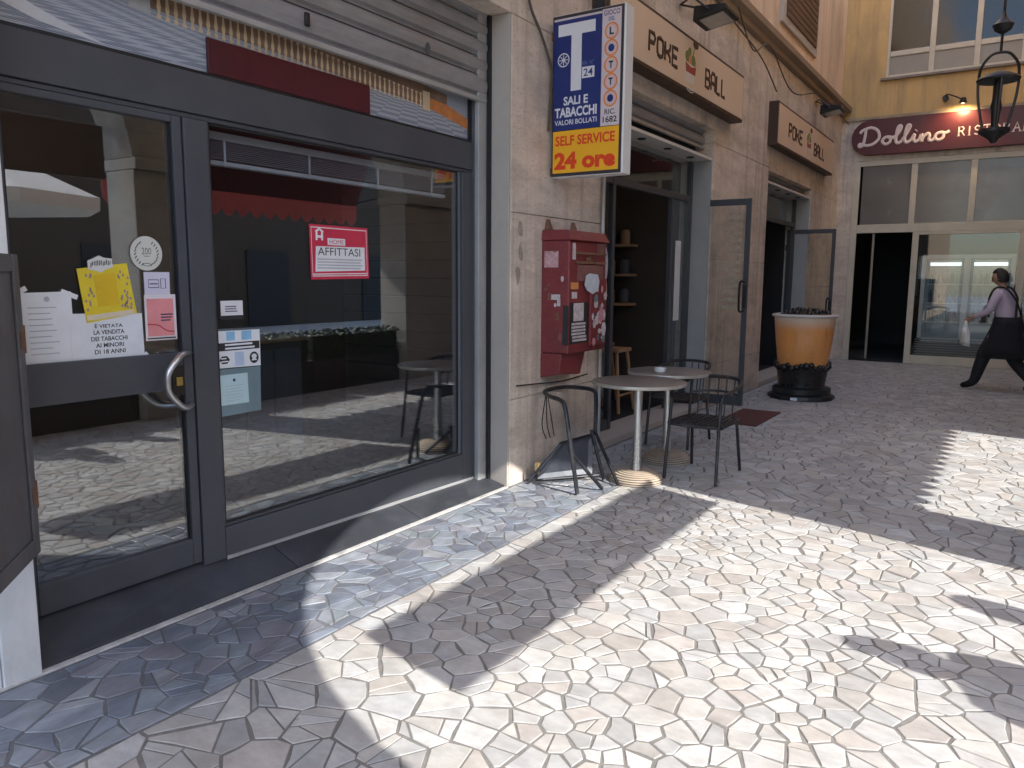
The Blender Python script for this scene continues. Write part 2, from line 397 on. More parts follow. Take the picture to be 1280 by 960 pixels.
SLATE = [(.16, .18, .215), (.20, .22, .25), (.14, .155, .19), (.22, .235, .26), (.18, .205, .225), (.24, .25, .265), (.13, .14, .165), (.19, .19, .215)]
seeds = darts(.35, 15.9, -1.9, 3.0, rad, 150000)
def reg(x, y):
    h = [(0, -1, 1.93), (-1, 0, -.3), (1, 0, 15.9)]
    if x < 5.2: h += [(0, 1, 2.352 if y < 2.352 else 1.0)]
    else: h += [(0, 1, 3.0)]
    return h
pave(pav, shatter(cells([s for s in seeds if s[0] > 5.2 or s[1] < 2.35], reg, .009), .026, .0075), BEIGE, PAVE, 'paving_stone', .72, .72)
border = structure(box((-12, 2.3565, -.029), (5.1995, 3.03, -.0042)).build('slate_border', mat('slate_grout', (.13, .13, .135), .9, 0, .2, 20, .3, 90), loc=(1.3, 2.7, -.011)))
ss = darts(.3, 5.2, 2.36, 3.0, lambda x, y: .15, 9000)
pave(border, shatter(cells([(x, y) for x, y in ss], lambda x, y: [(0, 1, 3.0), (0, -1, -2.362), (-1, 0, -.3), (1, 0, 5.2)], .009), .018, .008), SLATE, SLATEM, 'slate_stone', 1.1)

# marble edging and the sloping threshold slabs
MARB = MARBLE
ed = structure(thing('threshold', None, None, (1.34, 3.05, 0)))
xs = [.9, 2.05, 3.15, 4.57]
for a, b in zip(xs, xs[1:]): box((a+.002, 3.012, -.01), (b-.002, 3.046, .004)).build('edging_strip', mat('worn_edging', (.48, .46, .43), .7, 0, .25, 14, .2, 40, dirt=(.18, .175, .17), dscale=6, damt=.7), ed, bevel=.003)
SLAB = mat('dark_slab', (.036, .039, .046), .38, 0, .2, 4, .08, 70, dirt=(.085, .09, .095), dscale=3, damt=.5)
def tz(x): return .135-.02*(x-1.4)
xs = [1.335, 2.62, 3.62, 4.575]
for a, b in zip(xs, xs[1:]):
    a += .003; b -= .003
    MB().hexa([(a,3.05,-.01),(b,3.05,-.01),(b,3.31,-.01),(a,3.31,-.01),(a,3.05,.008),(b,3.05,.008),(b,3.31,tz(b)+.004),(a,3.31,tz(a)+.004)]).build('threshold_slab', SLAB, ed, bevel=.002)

# ---------------------------------------------------------------- shop building: pillars, walls, cornice
fac = thing('shop_building', 'long portico building with travertine piers and tan plaster upper wall, shop openings at street level', 'building', (4.6, 3.03, 0))
YF, YB, TOP = 3.03, 3.42, 11.5
def slab(a, b, name='cladding_slab', mt=STONE, bev=.004): return box(a, b).build(name, mt, fac, bevel=bev)
# left jamb of white marble
for z0, z1 in ((0, .62), (.622, 1.62), (1.622, 2.55), (2.552, 3.30)):
    slab((-1.0, YF, z0-.01), (1.20, YB, z1), 'marble_slab', MARBLE)
slab((1.202, YF-.012, -.01), (1.335, YB-.01, 3.30), 'jamb_strip', MARBLE)
box((-12, YF, -.01), (-1.003, YB, TOP)).build('side_wall', PLASTER, fac)
# pier between the first two shops
pz = [-.01, .64, 1.98, 3.30, 4.53]
for i, (z0, z1) in enumerate(zip(pz, pz[1:])):
    slab((4.60, YF-.001*i, z0+.002), (6.02, YB, z1-.002))
slab((4.578, YF+.004, -.01), (4.598, YB, 3.30), 'jamb_strip', SMOOTHSTONE, .002)
# pier between the poke shop openings
for i, (z0, z1) in enumerate(zip([-.01, .5, 1.75, 3.06, 4.53], [.5, 1.75, 3.06, 4.53])):
    slab((8.80, YF-.001*(i % 2), z0+.002), (11.08, YB, z1-.002))
for i, (z0, z1) in enumerate(zip([-.01, 1.4, 3.0, 4.53], [1.4, 3.0, 4.53])):
    slab((13.72, YF-.001*(i % 2), z0+.002), (15.9, YB, z1-.002))
# above the openings
slab((-1.0, YF, 3.303), (4.597, YB, 4.528)); slab((6.023, YF, 3.2), (8.797, YB, 4.528)); slab((11.083, YF, 3.02), (13.717, YB, 4.528))
box((-1.0, YF+.03, 4.76), (15.9, YB, TOP)).build('upper_wall', PLASTER, fac)
c = MB()
prof = [(YF+.03, 4.53), (YF-.06, 4.54), (YF-.07, 4.60), (YF-.15, 4.63), (YF-.16, 4.70), (YF-.10, 4.72), (YF+.03, 4.758)]
c.prism([(-1, y, z) for y, z in prof], [(15.895, y, z) for y, z in prof]).build('cornice', mat('brown_cornice', (.34, .25, .17), .85, 0, .15, 3, .2, 40, dirt=(.18, .14, .1)), fac)
# shuttered upper window on the long wall
SHUT = mat('brown_shutter', (.13, .07, .04), .6, 0, .2, 5, .05, 40)
wf = box((11.35, YF-.01, 5.05), (13.5, YF+.05, 7.19)).build('window', SMOOTHSTONE, fac, bevel=.01)
for k in range(22): box((11.52, YF-.03, 5.17+k*.09), (13.36, YF-.008, 5.17+k*.09+.075)).build('shutter_slat', SHUT, wf)
structure(box((-1.2, -.998, 7.0), (4.9, 3.02, 7.2)).build('ceiling', PLASTER, loc=(2, 1, 7.0)))  # unseen; stops short so the near floor darkens and far walls get sky
# joint cables running along the wall
def cable(label, pts, r=.009, mt=None, name='cable'):
    o = MB().tube(smoothp(pts, 6), r, 6).build(name, mt or mat('old_cable', (.10, .08, .065), .7, 0, .2, 6, 0), loc=pts[0], smooth=True)
    return tag(o, label, 'cable')
cable('thin brown cable sagging under the cornice above the first big sign', [(5.2, 2.86, 4.5), (6.6, 2.84, 4.33), (7.6, 2.85, 4.42), (8.8, 2.84, 4.3), (9.9, 2.86, 4.2), (10.6, 2.85, 3.95)])
cable('pair cable hanging from the cornice down to the second smaller sign', [(8.9, 2.86, 4.52), (9.5, 2.85, 4.2), (10.2, 2.85, 4.42), (11.4, 2.85, 4.1), (13.2, 2.85, 4.4), (15.6, 2.86, 4.35)])
cable('dark cable coming down the pier to the top bracket of the blue sign', [(4.75, 3.015, 3.6), (4.8, 3.01, 3.4), (4.95, 3.01, 3.25), (5.08, 3.0, 3.05), (5.1, 3.01, 2.9), (5.07, 3.01, 2.6)], .011)
tag(MB().tube([(5.985, 3.005, .02), (5.985, 3.005, 2.52)], .017, 10).build('pipe', ALU, loc=(5.985, 3.005, 0), smooth=True), 'thin pale metal pipe standing at the corner behind the red box', 'pipe')
tag(MB().tube(smoothp([(4.66, 3.01, .74), (4.9, 2.99, .73), (5.3, 2.99, .71), (5.75, 3.0, .72)], 5), .006, 6).build('cable', BLACK, loc=(4.66, 3.01, .7), smooth=True), 'thin wire stretched low across the pier under the red box', 'cable')

# rooms behind the glass
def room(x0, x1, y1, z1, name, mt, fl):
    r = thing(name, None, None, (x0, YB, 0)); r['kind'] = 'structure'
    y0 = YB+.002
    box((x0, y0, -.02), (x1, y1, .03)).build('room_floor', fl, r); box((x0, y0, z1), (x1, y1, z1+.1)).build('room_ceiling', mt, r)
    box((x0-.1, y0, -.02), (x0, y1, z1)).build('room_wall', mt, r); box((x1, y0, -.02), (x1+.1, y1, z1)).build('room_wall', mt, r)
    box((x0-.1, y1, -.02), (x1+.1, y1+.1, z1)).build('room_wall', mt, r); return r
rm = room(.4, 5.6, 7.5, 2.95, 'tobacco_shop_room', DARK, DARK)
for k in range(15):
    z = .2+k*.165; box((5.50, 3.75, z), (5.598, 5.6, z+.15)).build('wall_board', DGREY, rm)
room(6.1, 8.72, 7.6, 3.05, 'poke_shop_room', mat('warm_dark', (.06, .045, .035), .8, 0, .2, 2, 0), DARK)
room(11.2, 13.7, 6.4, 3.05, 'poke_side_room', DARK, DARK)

# ---------------------------------------------------------------- arcade on the street side
arc = thing('arcade', 'tall stone arcade with round arches and square piers along the sunny street side', 'building', (4.9, -1.25, 0))
ARC = mat('arcade_stone', (.33, .31, .28), .85, 0, .16, 3, .4, 30, dirt=(.13, .12, .11), dscale=1.2, damt=.5)
bays = [(1.0, 4.56), (5.25, 8.68)]
Y0, Y1 = -1.5, -1.0
px = [-.6]+[v for b in bays for v in b]+[16.4]  # unseen end piers stretched long to keep sun off both ends of the floor
for a, b in zip(px[::2], px[1::2]):
    box((a, Y0, -.03), (b, Y1, 2.58)).build('pier', ARC, arc, bevel=.01)
    box((a-.0, Y0-.04, 2.582), (b+.0, Y1+.04, 2.70)).build('impost', ARC, arc, bevel=.01)
    box((a, Y0, 2.702), (b, Y1, 4.62)).build('pier_head', ARC, arc)
for a, b in bays:
    cx, r = (a+b)/2, (b-a)/2; n = 28; top = 4.62
    mb = MB(); zc = 2.58
    rr = min(r, 1.78)*1.0
    pts = [(cx-r*math.cos(math.pi*k/n), max(2.702, zc+(4.23-zc)*math.sin(math.pi*k/n))) for k in range(n+1)]
    for (xa, za), (xb, zb) in zip(pts, pts[1:]):
        mb.hexa([(xa,Y0,za),(xb,Y0,zb),(xb,Y1,zb),(xa,Y1,za),(xa,Y0,top),(xb,Y0,top),(xb,Y1,top),(xa,Y1,top)])
    mb.build('arch', ARC, arc)
box((-.6, Y0, 4.622), (16.4, Y1, 10.7)).build('upper_wall', mat('bounce_plaster', (.74, .58, .40), .9, 0, .1, 1.5, .2, 30), arc)  # out of view, coloured pale and warm to bounce light onto the shops
box((16.31, Y1, -.03), (16.4, -.3, 7.2)).build('end_wall', PLASTER, arc)
# signboard hung in the near arch; its shadow lies on the paving
sb = thing('hanging_signboard', 'long plain signboard hung on rods in the arch, throwing a slanted shadow on the paving', 'sign', (2.93, -1.25, 2.47))
box((1.46, -1.27, 2.47), (4.40, -1.23, 2.99)).build('board', mat('dull_brown_board', (.10, .075, .06), .6, 0, .15, 3, .05, 30), sb, bevel=.008)
for x in (1.9, 4.0): box((x-.003, -1.253, 2.992), (x+.003, -1.247, 3.98)).build('rod', BLACK, sb)
# awning with a scalloped edge outside the second arch
aw = thing('awning', 'dark red fabric awning with scalloped valance outside the second arch', 'awning', (6.95, -1.52, 4.3))
AWN = mat('red_awning_cloth', (.10, .016, .02), .8, 0, .1, 5, .05, 80, trans=.15)
ax0, ax1, zv = 4.95, 9.0, 2.31
MB().hexa([(ax0,-2.3,2.62),(ax1,-2.3,2.62),(ax1,-2.28,2.62),(ax0,-2.28,2.62),(ax0,-1.53,4.42),(ax1,-1.53,4.42),(ax1,-1.505,4.42),(ax0,-1.505,4.42)]).build('canopy', AWN, aw)
mb = MB(); n = 18; st = (ax1-ax0)/n
for k in range(n):
    for j in range(8):
        xa, xb = ax0+st*(k+j/8), ax0+st*(k+(j+1)/8)
        f = lambda t: zv+.10*(1-math.sin(math.pi*t))
        za, zb = f(j/8), f((j+1)/8)
        mb.hexa([(xa,-2.3,za),(xb,-2.3,zb),(xb,-2.29,zb),(xa,-2.29,za),(xa,-2.3,2.618),(xb,-2.3,2.618),(xb,-2.29,2.618),(xa,-2.29,2.618)])
mb.build('valance', mat('red_valance', (.50, .20, .20), .8, 0, .1, 5, .05, 80, trans=.5), aw)
for x in (ax0+.02, ax1-.02): MB().tube([(x, -1.52, 2.75), (x, -2.27, 2.66)], .015, 8).build('arm', BLACK, aw)

# planters with clipped hedges between the piers
LEAF = mat('hedge_leaf', (.03, .05, .02), .55, 0, .35, 12, 0)
def planter(label, x0, x1, y, h):
    p = thing('planter', label, 'planter', ((x0+x1)/2, y, -.03), 'hedge planters between the arcade piers')
    box((x0, y-.18, -.03), (x1, y+.18, .42)).build('box', mat('dark_planter', (.05, .045, .04), .7, 0, .15, 4, .05), p, bevel=.01); mb = MB()
    box((x0+.03, y-.15, .42), (x1-.03, y+.15, h-.06)).build('stem_core', mat('hedge_core', (.03, .035, .018), .9, 0, .3, 10, .3), p)
    for k in range(int(900*(x1-x0))):
        c = V(R_.uniform(x0+.01, x1-.01), y+R_.choice((-1, 1))*R_.uniform(.13, .19), R_.uniform(.42, h)) if R_.random() < .7 else V(R_.uniform(x0, x1), y+R_.uniform(-.18, .18), h-R_.uniform(0, .08))
        u = V(R_.uniform(-1, 1), R_.uniform(-1, 1), R_.uniform(-1, 1)).normalized(); v = u.orthogonal().normalized(); s_ = R_.uniform(.015, .03)
        mb.add([c-u*s_, c+v*s_*.5, c+u*s_, c-v*s_*.5], [(0, 1, 2, 3)])
    mb.build('foliage', LEAF, p, kind='stuff')
planter('hedge planter closing the far arch under the red awning, nearer the camera', 5.27, 6.94, -1.31, .80); planter('hedge planter closing the far arch under the red awning, further end', 6.97, 8.66, -1.31, .80)
planter('hedge planter in the near arch at its left half, behind the standing people', 1.02, 2.74, -1.31, .72); planter('hedge planter in the near arch at its right half', 2.77, 4.54, -1.31, .72)

# ---------------------------------------------------------------- across the piazza
ob = thing('opposite_building', 'brown plastered building on the far side of the piazza with a row of dark doors', 'building', (4, -13, 0))
box((-30, -19, -.03), (45, -13, 6.3)).build('wall', mat('brown_plaster', (.055, .042, .032), .9, 0, .15, .6, 0), ob)
box((-30.2, -13.25, 6.302), (45.2, -12.8, 6.5)).build('eaves', DGREY, ob)
for i in range(14): box((-24+i*4.9, -12.998, -.02), (-22.4+i*4.9, -12.95, 2.3)).build('door', DARK, ob)
ps = thing('parasol', 'big white market parasol standing open on the piazza', 'parasol', (4.6, -5.2, 0))
CANV = mat('white_canvas', (.74, .74, .72), .8, 0, .05, 4, .05, 60, trans=.3)
MB().lathe((4.6, -5.2, 0), [(1.75, 2.38), (1.76, 2.55), (.9, 2.95), (.05, 3.2), (.03, 3.19), (.85, 2.93), (1.72, 2.54), (1.73, 2.39)], 8).build('canopy', CANV, ps)
MB().tube([(4.6, -5.2, .08), (4.6, -5.2, 3.15)], .03, 10).build('pole', ALU, ps, smooth=True)
MB().lathe((4.6, -5.2, 0), [(.4, -.02), (.4, .06), (.12, .1)], 20).build('base', DGREY, ps)

# ---------------------------------------------------------------- tobacco shop front
sf = thing('shopfront', 'dark grey aluminium shopfront with a glazed door and one wide window', 'shopfront', (2.9, 3.25, .06))
Y = 3.25; YD = 3.325
def bar(x0, x1, z0, z1, name='frame_bar', par=None, y0=Y, y1=YD, mt=FRAME, bev=.004): return box((x0, y0, z0), (x1, y1, z1)).build(name, mt, par or sf, bevel=bev)
bar(1.338, 4.452, 2.262, 2.445, 'header_beam')
bar(1.338, 4.452, 2.238, 2.260, 'header_rail', y0=Y+.012)
bar(2.212, 2.337, .10, 2.236, 'mullion')
bar(2.339, 4.33, .07, .262, 'bottom_rail')
bar(4.332, 4.452, .05, 2.236, 'side_stile')
MB().hexa([(2.34,3.242,tz(2.34)-.02),(4.45,3.242,tz(4.45)-.02),(4.45,3.2495,tz(4.45)-.02),(2.34,3.2495,tz(2.34)-.02),(2.34,3.242,tz(2.34)-.004),(4.45,3.242,tz(4.45)-.004),(4.45,3.2495,tz(4.45)-.002),(2.34,3.2495,tz(2.34)-.002)]).build('sealing_strip', ALU, sf)
bar(4.30, 4.331, .264, 2.236, 'side_stile', y0=Y+.02, mt=mat('grey_frame_edge', (.16, .17, .19), .45, .1, .1, 4, .02, 60))
bar(2.338, 2.352, .264, 2.236, 'glazing_bead', y0=Y+.012)
bar(2.353, 4.299, .263, .276, 'glazing_bead', y0=Y+.012)
box((2.345, 3.277, .27), (4.305, 3.285, 2.236)).build('glass_pane', GLASS, sf)
for a, b, c, d in ((2.352, 2.360, .277, 2.23), (4.291, 4.299, .277, 2.23)): box((a, 3.268, c), (b, 3.2765, d)).build('gasket', BLACK, sf)
for c, d in ((.2765, .285), (2.228, 2.236)): box((2.361, 3.268, c), (4.29, 3.2765, d)).build('gasket', BLACK, sf)
dr = bar(1.338, 1.448, .125, 2.236, 'door', y0=Y+.006)
bar(2.158, 2.205, .125, 2.236, 'stile', dr, Y+.006); bar(1.449, 2.157, 2.205, 2.236, 'top_rail', dr, Y+.006)
bar(1.449, 2.157, .125, .255, 'bottom_rail', dr, Y+.006); bar(1.449, 2.157, .992, 1.165, 'lock_rail', dr, Y+.008)
for z0, z1 in ((.2555, .99), (1.166, 2.204)):
    for a, b in ((1.449, 1.456), (2.150, 2.157)): box((a, 3.268, z0), (b, 3.2765, z1)).build('gasket', BLACK, dr)
box((1.44, 3.277, .25), (2.165, 3.285, 1.0)).build('glass_pane', GLASS, dr); box((1.44, 3.277, 1.16), (2.165, 3.285, 2.21)).build('glass_pane', GLASS, dr)
CHROME = mat('brushed_steel', (.60, .60, .60), .32, 1, .04, 3, 0)
# D-shaped pull handle outside and its twin inside
def dpull(y, x0, x1, z, h, sg):
    p = [(x1, y, z+h), (x1-.06, y-.045*sg, z+h*1.02), ((x0+x1)/2-.02, y-.06*sg, z+h*.86), (x0+.01, y-.065*sg, z+h*.42), (x0, y-.065*sg, z), (x0+.01, y-.065*sg, z-h*.42), ((x0+x1)/2-.02, y-.06*sg, z-h*.86), (x1-.06, y-.045*sg, z-h*1.02), (x1, y, z-h)]
    return MB().tube(smoothp(p, 6), .0145, 10).build('handle', CHROME, dr, smooth=True)
dpull(3.257, 2.03, 2.19, 1.035, .125, 1); dpull(3.31, 2.0, 2.165, 1.03, .12, -1)
bar(2.09, 2.155, .965, 1.10, 'lock_plate', dr, Y-.001, Y+.007, mat('dark_lock', (.03, .026, .022), .4, .4, .2, 9, 0), .002)
bar(2.108, 2.142, 1.01, 1.05, 'lock_cylinder', dr, Y-.006, Y-.0012, mat('brass', (.55, .40, .12), .35, 1, .15, 30, 0), .002)
for z in (.70, 1.295): 
    MB().box((1.335, Y-.03, z-.055), (1.40, Y+.004, z+.055)).build('hinge', RUST, dr, bevel=.008)
# aluminium channel of the roller shutter
box((4.454, 3.205, .03), (4.565, 3.24, 3.3)).build('shutter_guide', ALU, sf, bevel=.004); box((4.548, 3.18, .03), (4.577, 3.204, 3.3)).build('shutter_guide', BLACK, sf)  # second piece: black strip standing in for the dark gap beside the channel
box((4.454, 3.243, .03), (4.52, 3.33, 2.8)).build('side_filler', mat('mid_grey_frame', (.10, .105, .12), .5, 0, .1, 4, .02, 60), sf)

# venetian blind pulled right up, seen through the window
vb = thing('venetian_blind', 'white venetian blind pulled right up behind the top of the shop window', 'blind', (3.3, 3.40, 2.2))
box((2.36, 3.37, 2.185), (4.29, 3.41, 2.225)).build('head_rail', WHITE, vb, bevel=.004)
BL = mat('blind_slats', (.30, .30, .32), .6, 0, .1, 5, 0)
for k in range(9): MB().hexa([(2.37,3.36,2.095+k*.0095),(4.28,3.36,2.095+k*.0095),(4.28,3.41,2.092+k*.0095),(2.37,3.41,2.092+k*.0095),(2.37,3.36,2.099+k*.0095),(4.28,3.36,2.099+k*.0095),(4.28,3.41,2.096+k*.0095),(2.37,3.41,2.096+k*.0095)]).build('slat', BL, vb)
box((2.37, 3.36, 2.062), (4.28, 3.405, 2.084)).build('bottom_rail', WHITE, vb, bevel=.004)
for x in (2.5, 3.05, 3.6, 4.12): box((x, 3.353, 2.06), (x+.012, 3.358, 2.19)).build('cord', WHITE, vb)
# ceiling lamps (unlit) and left-over furniture inside
for x, y, l in ((3.75, 4.1, 'round white ceiling lamp inside the empty shop, nearer the door'), (5.0, 4.3, 'round white ceiling lamp inside the empty shop, by the right wall')):
    cl = thing('ceiling_lamp', l, 'lamp', (x, y, 2.7)); MB().lathe((x, y, 2.72), [(.17, .0), (.19, .015), (.17, .05), (.05, .06)], 24).build('shade', WHITE, cl, smooth=True)
    MB().tube([(x, y, 2.77), (x, y, 2.949)], .012, 8).build('stem', CHROME, cl)
ct = thing('counter', 'abandoned grey counter with a wooden top inside the tobacco shop', 'counter', (4.1, 5.4, .03))
box((3.3, 5.1, .03), (4.5, 5.7, .98)).build('body', DGREY, ct, bevel=.01); box((3.25, 5.05, .982), (4.55, 5.75, 1.02)).build('top', WOOD, ct, bevel=.006)
for k in range(4): box((3.32+k*.295, 5.085, .1), (3.32+k*.295+.27, 5.098, .92)).build('panel', mat('blue_grey_panel', (.10, .13, .17), .6, 0, .1, 4, 0), ct)

box((1.345, 3.345, 2.865), (4.57, 3.415, 3.30)).build('leak_backing', DARK, sf)  # added dark backing, stops sky light leaking between the slats
# printed panel above the door: a seaside terrace with balusters, and a blank red board on it
tp = thing('printed_panel', 'long printed fascia panel over the shopfront showing a checkered seaside terrace and stone balusters', 'sign', (2.9, 3.28, 2.446))
def terrace():
    M = bpy.data.materials.new('terrace_print'); M.use_nodes = True; nt = M.node_tree; L = nt.links; b = nt.nodes['Principled BSDF']
    geo = N(nt, 'ShaderNodeNewGeometry'); sx = N(nt, 'ShaderNodeSeparateXYZ'); L.new(geo.outputs['Position'], sx.inputs[0])
    def M1(op, a, bb, clamp=False):
        n = N(nt, 'ShaderNodeMath', operation=op); n.use_clamp = clamp
        for k, q in enumerate((a, bb)):
            if isinstance(q, (int, float)): n.inputs[k].default_value = q
            else: L.new(q, n.inputs[k])
        return n.outputs[0]
    x, z = sx.outputs[0], sx.outputs[2]
    d = M1('SUBTRACT', 2.80, z); inv_ = M1('DIVIDE', 1.0, M1('MAXIMUM', d, .04))     # print perspective of the pictured floor
    u = M1('MULTIPLY', M1('SUBTRACT', x, 3.9), inv_); v = M1('MULTIPLY', inv_, 3.2)
    wv = N(nt, 'ShaderNodeCombineXYZ'); L.new(u, wv.inputs[0]); L.new(v, wv.inputs[1])
    ck = N(nt, 'ShaderNodeTexChecker'); ck.inputs['Scale'].default_value = 1.7; L.new(wv.outputs[0], ck.inputs['Vector'])
    ck.inputs['Color1'].default_value = (.44, .47, .53, 1); ck.inputs['Color2'].default_value = (.13, .16, .22, 1)
    st = N(nt, 'ShaderNodeTexWave'); st.wave_type = 'BANDS'; st.bands_direction = 'Y'; st.inputs['Scale'].default_value = 1.5; st.inputs['Distortion'].default_value = 1.2; L.new(wv.outputs[0], st.inputs['Vector'])
    mx = N(nt, 'ShaderNodeMix', data_type='RGBA'); mx.inputs[0].default_value = .5
    cr = N(nt, 'ShaderNodeMix', data_type='RGBA'); cr.inputs[6].default_value = (.10, .13, .18, 1); cr.inputs[7].default_value = (.50, .53, .58, 1); L.new(st.outputs[1], cr.inputs[0])
    L.new(ck.outputs[0], mx.inputs[6]); L.new(cr.outputs[2], mx.inputs[7]); L.new(mx.outputs[2], b.inputs['Base Color']); b.inputs['Roughness'].default_value = .3
    return M
box((1.34, 3.282, 2.447), (4.452, 3.31, 2.86)).build('panel', terrace(), tp)
box((1.34, 3.262, 2.447), (4.452, 3.2815, 2.462)).build('frame', BLACK, tp); box((4.43, 3.262, 2.463), (4.452, 3.2815, 2.86)).build('frame', BLACK, tp)
F = FY(3.2815)
SUNB = mat('printed_baluster', (.60, .46, .29), .45, 0, .15, 9, 0); SHB = mat('printed_grey_baluster', (.33, .36, .42), .45, 0, .15, 9, 0)
plate(F, [(2.08, 2.68), (4.2, 2.60), (4.2, 2.72), (2.08, 2.86)], .0003, .0008).build('printed_wall', mat('print_shadow', (.20, .13, .09), .45, 0, .3, 12, 0), tp)
plate(F, [(1.34, 2.80), (2.04, 2.715), (2.04, 2.86), (1.34, 2.86)], .0003, .0008).build('printed_wall', mat('print_dark_blue', (.12, .15, .20), .45, 0, .3, 12, 0), tp)
def balusters(x0, x1, n, zb, zt, mt):
    mb = MB()
    for k in range(n):
        t = (k+.5)/n; x = x0+(x1-x0)*t; b = zb[0]+(zb[1]-zb[0])*t; tt = zt[0]+(zt[1]-zt[0])*t; w_ = (x1-x0)/n*.5
        h = tt-b; pts = [(-.5, 0), (-.5, .1), (-.22, .16), (-.5, .34), (-.3, .6), (-.2, .85), (-.5, .9), (-.5, 1)]
        poly = [(x+a*w_, b+q*h) for a, q in pts]+[(x-a*w_, b+q*h) for a, q in pts[::-1]]
        plate(F, poly[::-1], .0009, .0016, mb)
    return mb.build('baluster_print', mt, tp)
balusters(2.12, 3.95, 44, (2.645, 2.60), (2.79, 2.68), SUNB); balusters(1.5, 2.0, 14, (2.745, 2.71), (2.86, 2.83), SHB)
plate(F, [(2.0, 2.66), (2.1, 2.655), (2.1, 2.86), (2.0, 2.86)], .001, .002).build('printed_post', mat('print_pale', (.42, .42, .42), .45, 0, .15, 9, 0), tp)
plate(F, [(3.95, 2.585), (4.02, 2.58), (4.02, 2.70), (3.95, 2.70)], .001, .002).build('printed_post', SUNB, tp)
plate(F, [(4.02, 2.60), (4.43, 2.535), (4.43, 2.60), (4.2, 2.655), (4.02, 2.665)], .001, .002).build('printed_sunset', mat('print_orange', (.55, .20, .06), .45, 0, .35, 8, 0), tp)
plate(F, [(1.34, 2.66), (1.62, 2.55), (1.9, 2.47), (1.62, 2.50), (1.34, 2.58)][::-1], .001, .002).build('printed_path', mat('print_light', (.55, .58, .62), .45, 0, .1, 8, 0), tp)
tag(box((2.37, 3.262, 2.464), (3.45, 3.2795, 2.625)).build('blank_board', mat('dark_red_board', (.075, .006, .014), .4, 0, .35, 1.2, .02, 20, dirt=(.03, .008, .012), dscale=2), loc=(2.9, 3.27, 2.46), bevel=.003), 'blank dark red board covering the middle of the printed fascia panel', 'sign')

# roller shutters
def shutter(label, x0, x1, y, z0, z1, pitch, group='metal roller shutters'):
    s = thing('roller_shutter', label, 'shutter', ((x0+x1)/2, y, z0), group)
    box((x0, y-.018, z0), (x1, y+.018, z0+.03)).build('bottom_bar', ALU, s, bevel=.006)
    z = z0+.032; k = 0
    while z < z1-.01:
        p = pitch*(1.25 if k == 0 else 1); h = p-.003; mb = MB()
        pr = [(-.004, 0), (.008, .012), (.008, .02), (-.012, .03), (-.021, h*.5), (-.019, h*.72), (-.008, h-.012), (.004, h-.008), (.004, h)]
        pr = [(y+a, z+b) for a, b in pr]; q = pr+[(b_[0]+.004, b_[1]) for b_ in pr[::-1]]
        mb.prism([(x0, a, b) for a, b in q], [(x1, a, b) for a, b in q]).build('slat', STEEL, s)
        z += p; k += 1
    return s
s0 = shutter('wide weathered steel roller shutter half down over the tobacco shopfront', 1.34, 4.545, 3.215, 2.72, 3.42, .118)
box((2.9, 3.178, 2.80), (2.93, 3.196, 2.87)).build('pull_tab', BLACK, s0, bevel=.006)
for x, z in ((3.05, 3.04), (3.9, 2.93)): plate(FY(3.194), ell(x, z, .02, .035), 0, .003).build('dent_stain', DGREY, s0)

# stone-side folding metal leaf at the left edge of the picture
lf = thing('metal_leaf', 'worn grey metal shutter leaf swung out at the left edge, above the white marble plinth', 'shutter', (1.32, 2.985, .5))
d = V(-.66, -.75, 0); q = V(.75, -.66, 0); h0 = V(1.322, 2.985, 0)
def lbox(a0, a1, z0, z1, t0, t1):
    P = [h0+d*a0+q*t0, h0+d*a1+q*t0, h0+d*a1+q*t1, h0+d*a0+q*t1]
    return MB().hexa([(p.x, p.y, z0) for p in P]+[(p.x, p.y, z1) for p in P])
LEAFM = mat('worn_grey_paint', (.125, .125, .13), .6, .1, .2, 6, .1, 40, dirt=(.09, .07, .06), dscale=5, damt=.6)
lbox(0, .62, .50, 1.585, -.014, .014).build('panel', LEAFM, lf, bevel=.004)
lbox(.0, .05, .498, 1.59, .0145, .026).build('frame_bar', LEAFM, lf, bevel=.003); lbox(.052, .62, 1.53, 1.59, .0145, .024).build('frame_bar', LEAFM, lf, bevel=.003); lbox(.052, .62, .498, .56, .0145, .024).build('frame_bar', LEAFM, lf, bevel=.003)
for z in (.72, 1.29): MB().tube([(1.334, 2.972, z-.05), (1.334, 2.972, z+.05)], .014, 8).build('hinge', RUST, lf); 
for z in (.72, 1.29): lbox(.003, .045, z-.03, z+.03, .0262, .031).build('hinge_plate', RUST, lf, bevel=.002)

# ---------------------------------------------------------------- papers and stickers on the glass
G = FY(3.2765)
def sheet(name, label, cat, poly, mt, c0=.0006, c1=.0014, fr=G):
    cx = sum(p[0] for p in poly)/len(poly); cz = sum(p[1] for p in poly)/len(poly)
    loc = fr.P(cx, cz, c1); t = thing(name, label, cat, loc)
    plate(fr, poly, c0, c1).build('sheet', mt, t); return t
def lines(t, x0, x1, z0, z1, n, mt=BLACKP, th=.004, c=.0016, fr=G, jag=.3):
    mb = MB()
    for k in range(n):
        z = z1-(z1-z0)*(k+.5)/n; xe = x1-(x1-x0)*R_.uniform(0, jag); plate(fr, rect(x0, z-th/2, xe, z+th/2), c, c+.0003, mb)
    return mb.build('small_print', mt, t)
FAINT = mat('faint_print', (.42, .45, .50), .6, 0, .1, 9, 0); INK = mat('navy_ink', (.03, .035, .10), .6, 0, .1, 9, 0)
p1 = sheet('notice', 'large bluish white typed notice taped on the door glass, left sheet', 'notice', [(1.45, 1.15), (1.674, 1.148), (1.672, 1.452), (1.455, 1.447)], PAPER)
lines(p1, 1.50, 1.62, 1.19, 1.40, 9, FAINT, .004); plate(G, ell(1.575, 1.422, .011), .0016, .002).build('stamp', FAINT, p1)
